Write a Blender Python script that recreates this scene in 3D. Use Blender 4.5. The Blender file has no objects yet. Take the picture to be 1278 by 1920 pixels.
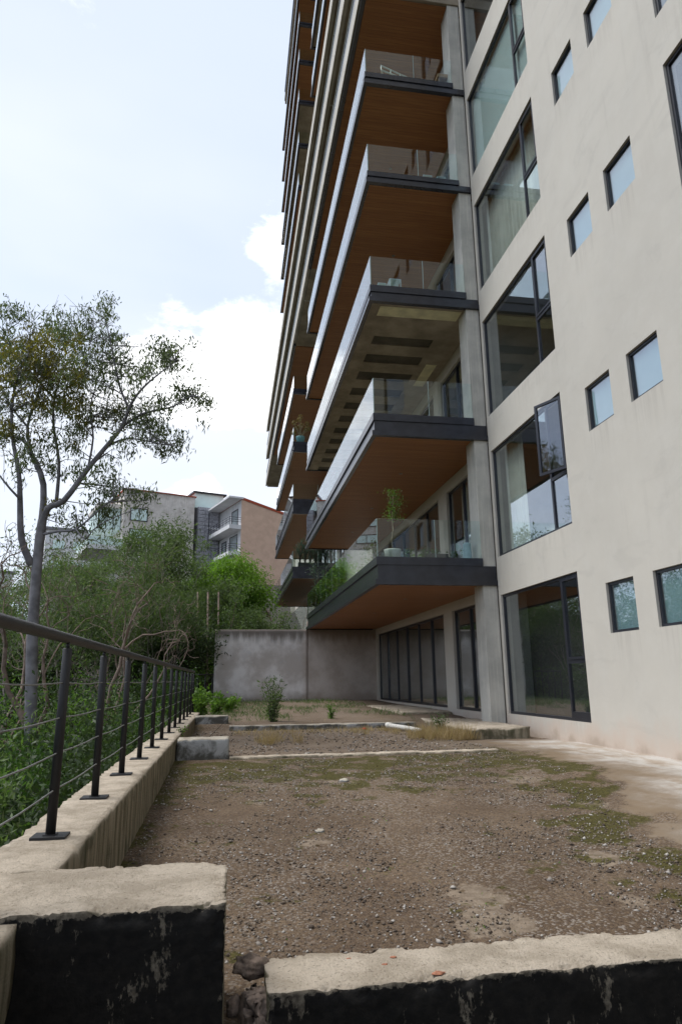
import bpy, math, random
import numpy as np
from mathutils import Vector, noise as mnoise

random.seed(7)
RS = np.random.RandomState(11)
SC = bpy.context.scene
COL = SC.collection

# ------------------------------------------------------------------ camera
F_PX, PITCH, YAW, ROLL = 1258.9, math.radians(14.022), math.radians(9.39), math.radians(-0.66)
_F = np.array([math.sin(YAW) * math.cos(PITCH), math.cos(YAW) * math.cos(PITCH), math.sin(PITCH)])
_R0 = np.array([math.cos(YAW), -math.sin(YAW), 0.0])
_U0 = np.cross(_R0, _F)
_R = _R0 * math.cos(ROLL) + _U0 * math.sin(ROLL)
_U = -_R0 * math.sin(ROLL) + _U0 * math.cos(ROLL)
cam_d = bpy.data.cameras.new('camera')
cam = bpy.data.objects.new('camera', cam_d)
COL.objects.link(cam)
from mathutils import Matrix
cam.matrix_world = Matrix(((_R[0], _U[0], -_F[0], 0), (_R[1], _U[1], -_F[1], 0), (_R[2], _U[2], -_F[2], 0), (0, 0, 0, 1)))
cam_d.sensor_fit = 'VERTICAL'
cam_d.sensor_height = 36.0
cam_d.lens = F_PX / 1920 * 36
cam_d.clip_start = 0.05
cam_d.clip_end = 6000
SC.camera = cam


def P(px, py, y):
    """the point of the place seen at photograph pixel (px, py) whose distance along the facade is y"""
    d = _R * (px - 639) / F_PX - _U * (py - 960) / F_PX + _F
    return d * (y / d[1])


# ------------------------------------------------------------------ node helpers
class NT:
    def __init__(s, tree):
        s.t = tree
        s.t.nodes.clear()

    def n(s, typ, props=None, **inp):
        nd = s.t.nodes.new(typ)
        for k, v in (props or {}).items():
            setattr(nd, k, v)
        for k, v in inp.items():
            key = int(k[1:]) if k[0] == 'i' and k[1:].isdigit() else k.replace('_', ' ')
            s.set(nd.inputs[key], v)
        return nd

    def set(s, sock, v):
        if isinstance(v, bpy.types.NodeSocket):
            s.t.links.new(v, sock)
        elif isinstance(v, bpy.types.Node):
            s.t.links.new(v.outputs[0], sock)
        else:
            if sock.type == 'RGBA' and len(v) == 3:
                v = (*v, 1)
            sock.default_value = v

    def math(s, op, a, b=0.0, c=None, clamp=False):
        nd = s.n('ShaderNodeMath', {'operation': op, 'use_clamp': clamp}, i0=a, i1=b)
        if c is not None:
            s.set(nd.inputs[2], c)
        return nd.outputs[0]

    def mix(s, f, a, b):
        nd = s.n('ShaderNodeMix', {'data_type': 'RGBA', 'blend_type': 'MIX'})
        s.set(nd.inputs[0], f); s.set(nd.inputs[6], a); s.set(nd.inputs[7], b)
        return nd.outputs[2]

    def mul(s, a, b):
        nd = s.n('ShaderNodeMix', {'data_type': 'RGBA', 'blend_type': 'MULTIPLY'})
        nd.inputs[0].default_value = 1.0
        s.set(nd.inputs[6], a); s.set(nd.inputs[7], b)
        return nd.outputs[2]

    def step(s, v, lo, hi, a=0.0, b=1.0):
        return s.n('ShaderNodeMapRange', {'interpolation_type': 'SMOOTHSTEP'}, i0=v, i1=lo, i2=hi, i3=a, i4=b).outputs[0]

    def noise(s, vec, scale, detail=4.0, rough=0.55, out=0, dist=0.0):
        return s.n('ShaderNodeTexNoise', None, Vector=vec, Scale=scale, Detail=detail, Roughness=rough, Distortion=dist).outputs[out]

    def scaled(s, vec, sc, off=(0, 0, 0)):
        return s.n('ShaderNodeMapping', None, Vector=vec, Location=off, Scale=sc).outputs[0]

    def bump(s, h, strength=0.3, dist=0.01, normal=None):
        nd = s.n('ShaderNodeBump', None, Height=h, Strength=strength, Distance=dist)
        if normal is not None:
            s.set(nd.inputs['Normal'], normal)
        return nd.outputs[0]


MATS = {}


def mat(name, fn):
    m = bpy.data.materials.new(name)
    m.use_nodes = True
    nt = NT(m.node_tree)
    out = nt.n('ShaderNodeOutputMaterial')
    sh = fn(nt)
    nt.t.links.new(sh.outputs[0] if isinstance(sh, bpy.types.Node) else sh, out.inputs[0])
    MATS[name] = m
    return m


def bsdf(nt, col, rough=0.7, normal=None, metal=0.0, spec=0.5, **kw):
    nd = nt.n('ShaderNodeBsdfPrincipled', None, Base_Color=col, Roughness=rough, Metallic=metal)
    nd.inputs['Specular IOR Level'].default_value = spec
    if normal is not None:
        nt.set(nd.inputs['Normal'], normal)
    return nd


def pos(nt):
    return nt.n('ShaderNodeNewGeometry').outputs['Position']


def simple(name, col, rough=0.6, var=0.12, sc=6.0, bump=0.0, metal=0.0, spec=0.5, bs=60.0):
    def f(nt):
        p = pos(nt)
        a = nt.noise(p, sc, 5.0)
        k = nt.step(a, 0.3, 0.7, 1 - var, 1 + var)
        c = nt.n('ShaderNodeCombineColor', None, Red=k, Green=k, Blue=k).outputs[0]
        c = nt.mul((*col, 1), c)
        nrm = nt.bump(nt.noise(p, bs, 5.0), bump, 0.01) if bump else None
        return bsdf(nt, c, rough, nrm, metal, spec)
    return mat(name, f)


# ------------------------------------------------------------------ world
EXPOSURE = 1.60
SUN_EL, SUN_AZ = math.radians(60), math.radians(-75)      # high on the left, behind thin cloud
w = bpy.data.worlds.new('World'); SC.world = w; w.use_nodes = True
nt = NT(w.node_tree)
tc = nt.n('ShaderNodeTexCoord').outputs['Generated']
sky = nt.n('ShaderNodeTexSky', {'sky_type': 'NISHITA', 'sun_disc': False, 'sun_elevation': SUN_EL,
                                'sun_rotation': SUN_AZ, 'air_density': 1.0, 'dust_density': 1.2, 'ozone_density': 1.0, 'altitude': 1500})
sep = nt.n('ShaderNodeSeparateXYZ', None, i0=tc)
# flatten the clouds towards the horizon as real layers do
zz = nt.math('ADD', nt.math('ABSOLUTE', sep.outputs[2]), 0.25)
cv = nt.n('ShaderNodeCombineXYZ', None, i0=nt.math('DIVIDE', sep.outputs[0], zz), i1=nt.math('DIVIDE', sep.outputs[1], zz), i2=nt.math('MULTIPLY', sep.outputs[2], 3.0)).outputs[0]
n1 = nt.math('ADD', nt.math('MULTIPLY', nt.noise(cv, 1.5, 9.0, 0.6, dist=0.25), 0.62), nt.math('MULTIPLY', nt.noise(nt.scaled(tc, (1, 1, 1.6)), 7.5, 10.0, 0.66, dist=0.35), 0.38))


def blob(px, py, r):
    d = P(px, py, 1.0); d = d / np.linalg.norm(d)
    dp = nt.n('ShaderNodeVectorMath', {'operation': 'DISTANCE'}, i0=tc, i1=tuple(d)).outputs['Value']
    return nt.step(dp, r, 0.0, 0.0, 1.0)


b = nt.math('MAXIMUM', blob(310, 690, 0.20), blob(450, 680, 0.20))
b = nt.math('MAXIMUM', b, blob(365, 925, 0.11))
b = nt.math('MAXIMUM', b, nt.math('MULTIPLY', blob(520, 505, 0.16), 0.62))
clear = blob(120, 420, 0.42)                                 # the bluer gap between the clouds
dens = nt.math('ADD', n1, nt.math('MULTIPLY', b, 0.26))
dens = nt.math('SUBTRACT', dens, nt.math('MULTIPLY', clear, 0.16))
dens = nt.math('SUBTRACT', dens, nt.math('MULTIPLY', nt.math('MAXIMUM', blob(330, 855, 0.13), blob(460, 870, 0.12)), 0.20))
cm = nt.step(dens, 0.545, 0.665)
n2 = nt.noise(cv, 0.8, 4.0, 0.5)
veil = nt.step(n2, 0.2, 0.75, 0.7, 0.95)
veil = nt.math('ADD', veil, nt.step(sep.outputs[2], 0.3, 0.9, 0.0, 0.25), clamp=True)
thin = nt.step(nt.noise(cv, 0.55, 5.0, 0.5), 0.42, 0.68, 0.0, 0.55)
skyc = nt.mix(veil, sky.outputs[0], (2.65, 2.95, 3.5, 1))
skyc = nt.mix(thin, skyc, (3.7, 3.8, 4.0, 1))
white = nt.mix(nt.step(nt.noise(tc, 6.0, 8.0, 0.6), 0.35, 0.7), (9.5, 9.6, 9.8, 1), (4.1, 4.15, 4.3, 1))
skyc = nt.mix(cm, skyc, white)
bg = nt.n('ShaderNodeBackground', None, Color=skyc, Strength=0.10)
wo = nt.n('ShaderNodeOutputWorld', None, Surface=bg)

sun_d = bpy.data.lights.new('sun', 'SUN'); sun_d.energy = 1.1; sun_d.angle = math.radians(32); sun_d.color = (1, 0.97, 0.93)
sun = bpy.data.objects.new('sun', sun_d); COL.objects.link(sun)
sd = Vector((math.sin(SUN_AZ) * math.cos(SUN_EL), math.cos(SUN_AZ) * math.cos(SUN_EL), math.sin(SUN_EL)))
sun.rotation_euler = sd.to_track_quat('Z', 'Y').to_euler()
sun.location = (0, 0, 80)
SC.view_settings.view_transform = 'Standard'
SC.view_settings.look = 'None'
SC.view_settings.exposure = EXPOSURE
SC.view_settings.gamma = 1
SC.view_settings.use_curve_mapping = False
SC.render.engine = 'CYCLES'
SC.cycles.use_denoising = True
SC.cycles.max_bounces = 7
SC.cycles.diffuse_bounces = 4
SC.cycles.transparent_max_bounces = 14
SC.cycles.caustics_reflective = False
SC.cycles.caustics_refractive = False


# ------------------------------------------------------------------ materials
def _plaster(nt):
    p = pos(nt)
    big = nt.noise(p, 0.55, 5.0)
    st = nt.noise(nt.scaled(p, (5, 5, 0.35)), 1.0, 6.0, 0.6)
    s3 = nt.n('ShaderNodeSeparateXYZ', None, i0=p); z = s3.outputs[2]; Yp = s3.outputs[1]
    c = nt.mix(nt.step(big, 0.3, 0.7), (0.54, 0.508, 0.445, 1), (0.495, 0.466, 0.41, 1))
    c = nt.mix(nt.math('MULTIPLY', nt.step(st, 0.50, 0.78, 0, 0.34), nt.step(nt.noise(p, 0.35, 3.0), 0.4, 0.65)), c, (0.37, 0.34, 0.30, 1))
    c = nt.mix(nt.step(nt.noise(p, 2.6, 7.0, 0.7), 0.42, 0.7, 0, 0.22), c, (0.58, 0.56, 0.51, 1))
    c = nt.mix(nt.step(nt.noise(nt.scaled(p, (1, 1, 2.2), (4, 2, 9)), 0.9, 7.0, 0.65, dist=0.8), 0.54, 0.66, 0, 0.30), c, (0.43, 0.405, 0.36, 1))
    # rain drips under the sills
    dr = nt.noise(nt.scaled(p, (1, 13, 0.5)), 1.0, 5.0, 0.62)
    for s0, a0, a1, ln in ((0.715, 8.46, 9.36, 0.8), (0.715, 9.82, 10.7, 0.8), (-0.80, 11.55, 15.3, 0.55)):
        d_ = nt.math('MULTIPLY', nt.math('FRACT', nt.math('MULTIPLY', nt.math('SUBTRACT', s0, z), 1 / 3.63)), 3.63)
        m_ = nt.math('MULTIPLY', nt.step(d_, ln, 0.0), nt.step(dr, 0.44, 0.66))
        m_ = nt.math('MULTIPLY', m_, nt.math('MULTIPLY', nt.step(Yp, a0, a0 + .06), nt.step(Yp, a1, a1 - .06)))
        c = nt.mix(nt.math('MULTIPLY', m_, 0.22), c, (0.30, 0.27, 0.23, 1))
    low = nt.math('ADD', z, nt.math('MULTIPLY', nt.noise(p, 2.2, 6.0), 0.9))
    c = nt.mix(nt.step(low, -0.75, -0.15, 0.85, 0.0), c, (0.52, 0.42, 0.345, 1))
    c = nt.mix(nt.step(low, -0.86, -0.58, 0.6, 0.0), c, (0.33, 0.27, 0.21, 1))
    h = nt.math('ADD', nt.noise(p, 1.6, 3.0), nt.math('MULTIPLY', nt.noise(p, 160, 4.0), 0.12))
    return bsdf(nt, c, 0.88, nt.bump(h, 0.35, 0.02), spec=0.25)


mat('cream_plaster', _plaster)


def _conc(base, dark, streak=0.4, bumpk=0.35):
    def f(nt):
        p = pos(nt)
        a = nt.noise(p, 1.3, 6.0, 0.6)
        st = nt.noise(nt.scaled(p, (22, 22, 0.5)), 1.0, 4.0, 0.6)
        c = nt.mix(nt.step(a, 0.32, 0.68), (*base, 1), (*dark, 1))
        c = nt.mix(nt.step(st, 0.5, 0.72, 0, streak), c, (base[0] * 1.55, base[1] * 1.55, base[2] * 1.5, 1))
        c = nt.mix(nt.step(nt.noise(p, 45, 4.0), 0.62, 0.75, 0, 0.25), c, (dark[0] * .5, dark[1] * .5, dark[2] * .5, 1))
        h = nt.math('ADD', nt.noise(p, 6, 4.0), nt.math('MULTIPLY', nt.noise(p, 120, 5.0), 0.3))
        return bsdf(nt, c, 0.9, nt.bump(h, bumpk, 0.01), spec=0.25)
    return f


mat('column_concrete', _conc((0.58, 0.555, 0.49), (0.44, 0.425, 0.38), 0.30))
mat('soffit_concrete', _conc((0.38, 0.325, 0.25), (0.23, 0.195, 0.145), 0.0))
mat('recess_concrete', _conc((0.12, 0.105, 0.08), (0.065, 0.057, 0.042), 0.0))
mat('ledge_cream', _conc((0.56, 0.53, 0.47), (0.45, 0.42, 0.37), 0.15))
mat('house_concrete', _conc((0.66, 0.62, 0.58), (0.48, 0.44, 0.40), 0.55))
mat('far_white', _conc((0.72, 0.72, 0.73), (0.62, 0.62, 0.63), 0.0))
mat('pink_render', _conc((0.68, 0.48, 0.36), (0.60, 0.415, 0.31), 0.12))


def _wallback(nt):
    p = pos(nt)
    s_ = nt.n('ShaderNodeSeparateXYZ', None, i0=p)
    a = nt.noise(p, 0.9, 7.0, 0.62)
    c = nt.mix(nt.step(a, 0.35, 0.62), (0.74, 0.70, 0.67, 1), (0.48, 0.43, 0.39, 1))
    c = nt.mix(nt.step(nt.noise(p, 3.0, 6.0, 0.65, dist=0.6), 0.56, 0.68, 0, 0.35), c, (0.50, 0.49, 0.50, 1))
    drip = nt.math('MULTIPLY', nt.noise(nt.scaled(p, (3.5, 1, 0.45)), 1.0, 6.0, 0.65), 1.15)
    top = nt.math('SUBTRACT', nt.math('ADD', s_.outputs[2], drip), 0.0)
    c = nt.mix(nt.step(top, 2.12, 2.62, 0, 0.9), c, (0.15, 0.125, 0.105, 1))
    bot = nt.math('ADD', s_.outputs[2], nt.math('MULTIPLY', nt.noise(p, 1.2, 6.0), 0.9))
    c = nt.mix(nt.step(bot, -0.45, 0.05, 0.75, 0), c, (0.23, 0.19, 0.15, 1))
    c = nt.mix(nt.step(nt.math('ADD', s_.outputs[0], nt.math('MULTIPLY', a, 0.3)), 3.2, 3.6, 0, 0.55), c, (0.36, 0.29, 0.235, 1))  # balcony's soft shadow painted into the wall colour, right of the seam
    h = nt.math('ADD', nt.noise(p, 2, 4.0), nt.math('MULTIPLY', nt.noise(p, 60, 5.0), 0.2))
    return bsdf(nt, c, 0.92, nt.bump(h, 0.5, 0.02), spec=0.2)


mat('boundary_plaster', _wallback)


def _topconc(nt):
    p = pos(nt)
    g = nt.n('ShaderNodeNewGeometry')
    nz = nt.n('ShaderNodeSeparateXYZ', None, i0=g.outputs['Normal']).outputs[2]
    a = nt.noise(p, 3.5, 8.0, 0.68)
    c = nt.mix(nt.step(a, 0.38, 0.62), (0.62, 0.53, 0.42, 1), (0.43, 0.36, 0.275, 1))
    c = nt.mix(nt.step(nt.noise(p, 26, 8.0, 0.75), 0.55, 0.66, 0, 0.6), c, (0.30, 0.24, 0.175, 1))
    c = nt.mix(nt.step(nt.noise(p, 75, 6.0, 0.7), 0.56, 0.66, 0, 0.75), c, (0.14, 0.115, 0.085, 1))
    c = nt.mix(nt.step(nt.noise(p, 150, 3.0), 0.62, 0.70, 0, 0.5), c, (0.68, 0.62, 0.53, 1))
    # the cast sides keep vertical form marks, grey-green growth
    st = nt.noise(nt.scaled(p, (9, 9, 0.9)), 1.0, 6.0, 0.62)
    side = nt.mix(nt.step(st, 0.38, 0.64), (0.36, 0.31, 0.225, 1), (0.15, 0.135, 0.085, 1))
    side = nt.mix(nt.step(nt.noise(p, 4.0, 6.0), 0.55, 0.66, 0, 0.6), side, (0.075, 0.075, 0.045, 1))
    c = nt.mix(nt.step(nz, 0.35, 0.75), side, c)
    h = nt.math('ADD', nt.noise(p, 18, 8.0, 0.72), nt.math('MULTIPLY', nt.noise(p, 90, 6.0, 0.7), 0.6))
    return bsdf(nt, c, 0.95, nt.bump(h, 1.0, 0.03), spec=0.15)


mat('weathered_concrete', _topconc)


def _grey_block(nt):
    p = pos(nt)
    g = nt.n('ShaderNodeNewGeometry')
    nz = nt.n('ShaderNodeSeparateXYZ', None, i0=g.outputs['Normal']).outputs[2]
    a = nt.noise(p, 3.0, 8.0, 0.65, dist=0.5)
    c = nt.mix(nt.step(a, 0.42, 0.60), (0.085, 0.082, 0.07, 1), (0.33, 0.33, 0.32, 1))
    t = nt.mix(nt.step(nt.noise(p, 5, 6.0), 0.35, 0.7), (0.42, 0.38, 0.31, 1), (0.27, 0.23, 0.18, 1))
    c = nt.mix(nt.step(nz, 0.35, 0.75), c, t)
    return bsdf(nt, c, 0.93, nt.bump(nt.noise(p, 50, 6.0), 0.6, 0.012), spec=0.2)


mat('stained_grey_concrete', _grey_block)


def black_mat(name, ztop):
    def f(nt):
        p = pos(nt)
        z = nt.n('ShaderNodeSeparateXYZ', None, i0=p).outputs[2]
        big = nt.noise(nt.scaled(p, (1, 1, 0.6)), 3.6, 2.0, 0.5)
        a = nt.noise(nt.scaled(p, (1, 1, 0.45)), 16.0, 9.0, 0.72)
        pat = nt.math('ADD', nt.math('MULTIPLY', a, 0.6), nt.math('MULTIPLY', big, 0.55))
        peel = nt.step(pat, 0.632, 0.662)
        edge = nt.math('ADD', z, nt.math('MULTIPLY', nt.math('SUBTRACT', nt.noise(p, 22, 6.0, 0.7), 0.5), 0.09))
        peel = nt.math('MAXIMUM', peel, nt.step(edge, ztop - 0.017, ztop - 0.010))
        black = nt.mix(nt.step(nt.noise(p, 30, 6.0), 0.35, 0.7), (0.004, 0.0036, 0.0032, 1), (0.010, 0.0085, 0.007, 1))
        grey = nt.mix(nt.step(nt.noise(p, 40, 6.0), 0.35, 0.7), (0.15, 0.13, 0.10, 1), (0.055, 0.046, 0.035, 1))
        c = nt.mix(peel, black, grey)
        r = nt.mix(peel, (0.72, 0.72, 0.72, 1), (0.95, 0.95, 0.95, 1))
        h = nt.math('ADD', nt.noise(p, 55, 6.0, 0.7), nt.math('MULTIPLY', peel, -0.6))
        return bsdf(nt, c, r, nt.bump(h, 0.6, 0.008), spec=0.2)
    return mat(name, f)


black_mat('black_paint_high', -0.87)
black_mat('black_paint_low', -1.2)


def _wood(nt):
    p = pos(nt)
    s_ = nt.n('ShaderNodeSeparateXYZ', None, i0=p)
    v = nt.math('MULTIPLY', s_.outputs[1], 1 / 0.115)
    idx = nt.math('FLOOR', v)
    fr = nt.math('FRACT', v)
    wn = nt.n('ShaderNodeTexWhiteNoise', {'noise_dimensions': '2D'}, Vector=nt.n('ShaderNodeCombineXYZ', None, i0=idx, i1=nt.math('FLOOR', nt.math('MULTIPLY', s_.outputs[2], 0.5))).outputs[0]).outputs[0]
    gr = nt.noise(nt.scaled(p, (1.2, 26, 26)), 1.0, 5.0, 0.6)
    c = nt.mix(nt.step(gr, 0.3, 0.72), (0.37, 0.162, 0.052, 1), (0.245, 0.100, 0.032, 1))
    c = nt.mix(nt.math('MULTIPLY', wn, 0.5), c, (0.22, 0.088, 0.030, 1))
    gap = nt.math('MAXIMUM', nt.step(fr, 0.05, 0.0), nt.step(fr, 0.95, 1.0))
    c = nt.mix(nt.math('MULTIPLY', gap, 0.7), c, (0.02, 0.008, 0.004, 1))
    return bsdf(nt, c, 0.55, nt.bump(nt.math('MULTIPLY', gap, -1.0), 0.4, 0.006), spec=0.35)


mat('wood_planks', _wood)
simple('black_steel', (0.020, 0.021, 0.028), 0.27, 0.25, 3.0)
simple('rail_paint', (0.007, 0.007, 0.008), 0.58, 0.25, 9.0, 0.15, bs=150)
simple('handrail_paint', (0.018, 0.016, 0.016), 0.45, 0.35, 14.0, 0.2, bs=200)
simple('frame_aluminium', (0.018, 0.019, 0.026), 0.35, 0.15, 3.0)
simple('steel_cable', (0.16, 0.16, 0.155), 0.5, 0.2, 9.0)
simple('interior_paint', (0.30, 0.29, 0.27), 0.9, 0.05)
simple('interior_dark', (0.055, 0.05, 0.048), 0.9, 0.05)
simple('interior_floor_tile', (0.12, 0.10, 0.08), 0.5, 0.1)
simple('curtain_cloth', (0.74, 0.75, 0.66), 0.9, 0.10, 2.0)
simple('blind_pale', (0.66, 0.80, 0.77), 0.85, 0.05, 1.0)
simple('window_film', (0.27, 0.40, 0.45), 0.7, 0.08, 0.8)
simple('dark_opening', (0.03, 0.03, 0.033), 0.8)
simple('screen_mesh', (0.075, 0.074, 0.062), 0.85, 0.18, 1.5)
simple('stone_slate', (0.34, 0.34, 0.37), 0.9, 0.3, 5.0, 0.6, bs=9)
simple('red_roof', (0.40, 0.075, 0.03), 0.8)
simple('cream_far', (0.55, 0.54, 0.44), 0.85)
simple('grey_shade', (0.20, 0.20, 0.21), 0.85)
simple('pot_celadon', (0.40, 0.41, 0.37), 0.6, 0.12, 30)
simple('pot_blue', (0.16, 0.33, 0.38), 0.5, 0.12, 30)
simple('canister_blue', (0.30, 0.42, 0.46), 0.35)
simple('black_plastic', (0.015, 0.015, 0.016), 0.5)
simple('white_plastic', (0.60, 0.58, 0.53), 0.5, 0.2, 20, 0.1)
simple('ladder_alu', (0.42, 0.46, 0.42), 0.45, 0.1)
simple('red_cloth', (0.55, 0.02, 0.015), 0.7)
simple('cardboard', (0.30, 0.19, 0.10), 0.9)
simple('grey_crate', (0.12, 0.125, 0.12), 0.6)
simple('lantern_frame', (0.45, 0.55, 0.62), 0.4)
simple('candle_wax', (0.75, 0.74, 0.65), 0.6)
simple('lamp_trim', (0.25, 0.24, 0.2), 0.4)
simple('terracotta', (0.30, 0.125, 0.07), 0.9, 0.3, 60, 0.4)
simple('rock', (0.17, 0.125, 0.095), 0.9, 0.45, 25, 0.6, bs=60)
simple('soil_dark', (0.030, 0.028, 0.018), 0.95, 0.5, 1.2, 0.5, bs=8)
simple('bark_pale', (0.16, 0.155, 0.165), 0.85, 0.35, 4.0, 0.4, bs=14)
simple('bark_brown', (0.21, 0.155, 0.125), 0.9, 0.35, 6.0, 0.5, bs=18)
simple('bark_grey', (0.30, 0.26, 0.22), 0.85, 0.3, 5.0)
simple('bark_dark', (0.05, 0.04, 0.032), 0.9, 0.35, 6.0, 0.4, bs=18)
simple('cane_pale', (0.30, 0.25, 0.16), 0.8, 0.3, 6.0)


def glass(name, tint, ior, wob=0.0, ripple=1.2, film=None):
    def f(nt):
        nrm = None
        if wob:
            nrm = nt.bump(nt.noise(pos(nt), ripple, 2.0), wob, 0.01)
        bf = nt.n('ShaderNodeNewGeometry').outputs['Backfacing']
        fr = nt.n('ShaderNodeFresnel', None, IOR=nt.math('ADD', ior, nt.math('MULTIPLY', bf, 1 / ior - ior)))
        gl = nt.n('ShaderNodeBsdfGlossy', None, Color=(0.95, 0.97, 1, 1), Roughness=0.0)
        if nrm is not None:
            nt.set(fr.inputs['Normal'], nrm); nt.set(gl.inputs['Normal'], nrm)
        tr = nt.n('ShaderNodeBsdfTransparent', None, Color=(*tint, 1))
        return nt.n('ShaderNodeMixShader', None, i0=fr.outputs[0], i1=tr, i2=gl)
    return mat(name, f)


glass('railing_glass', (0.93, 0.975, 0.955), 1.52, 0.02, 0.7)
glass('window_glass', (0.95, 0.985, 0.98), 2.5, 0.10, 1.1)
mat('glass_edge', lambda nt: bsdf(nt, (0.35, 0.45, 0.42, 1), 0.3))


def leafmat(name, c1, c2, trans=0.35, rough=0.55):
    def f(nt):
        at = nt.n('ShaderNodeAttribute', {'attribute_name': 'rnd'}).outputs['Fac']
        n_ = nt.noise(pos(nt), 0.9, 3.0)
        k = nt.math('ADD', nt.math('MULTIPLY', at, 0.65), nt.math('MULTIPLY', nt.step(n_, 0.3, 0.7), 0.35))
        c = nt.mix(k, (*c1, 1), (*c2, 1))
        d = bsdf(nt, c, rough, spec=0.3)
        t = nt.n('ShaderNodeBsdfTranslucent', None, Color=nt.mul(c, (1.35, 1.5, 0.8, 1)))
        return nt.n('ShaderNodeMixShader', None, i0=trans, i1=d, i2=t)
    return mat(name, f)


leafmat('leaf_eucalyptus', (0.050, 0.072, 0.034), (0.14, 0.17, 0.085), .42)
leafmat('leaf_olive', (0.085, 0.075, 0.014), (0.20, 0.175, 0.035), .4)
leafmat('leaf_mid', (0.050, 0.085, 0.030), (0.145, 0.195, 0.080), .42)
leafmat('leaf_bamboo', (0.075, 0.16, 0.012), (0.21, 0.36, 0.035), 0.45)
leafmat('leaf_shrub', (0.012, 0.035, 0.010), (0.075, 0.145, 0.03), 0.35, 0.42)
leafmat('leaf_bright', (0.06, 0.13, 0.02), (0.15, 0.25, 0.045), 0.4)
leafmat('leaf_dark', (0.018, 0.032, 0.011), (0.055, 0.085, 0.03), 0.3)
leafmat('leaf_ochre', (0.13, 0.10, 0.025), (0.26, 0.20, 0.07), 0.2)
leafmat('dry_grass', (0.26, 0.18, 0.09), (0.50, 0.38, 0.22), 0.3, 0.8)
leafmat('leaf_bluegreen', (0.03, 0.055, 0.04), (0.09, 0.14, 0.10), 0.3)
leafmat('dry_leaf', (0.10, 0.06, 0.03), (0.30, 0.22, 0.14), 0.1, 0.8)


def _pebble(nt):
    at = nt.n('ShaderNodeAttribute', {'attribute_name': 'rnd'}).outputs['Fac']
    r = nt.n('ShaderNodeValToRGB', None, Fac=at)
    e = r.color_ramp.elements
    e[0].color = (0.065, 0.050, 0.040, 1)
    e[1].position = 1.0; e[1].color = (0.44, 0.41, 0.37, 1)
    for q, c in ((0.55, (0.165, 0.130, 0.098, 1)), (0.85, (0.28, 0.255, 0.23, 1))):
        x = e.new(q); x.color = c
    return bsdf(nt, r.outputs[0], 0.9, spec=0.2)


mat('pebble_stone', _pebble)


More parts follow.
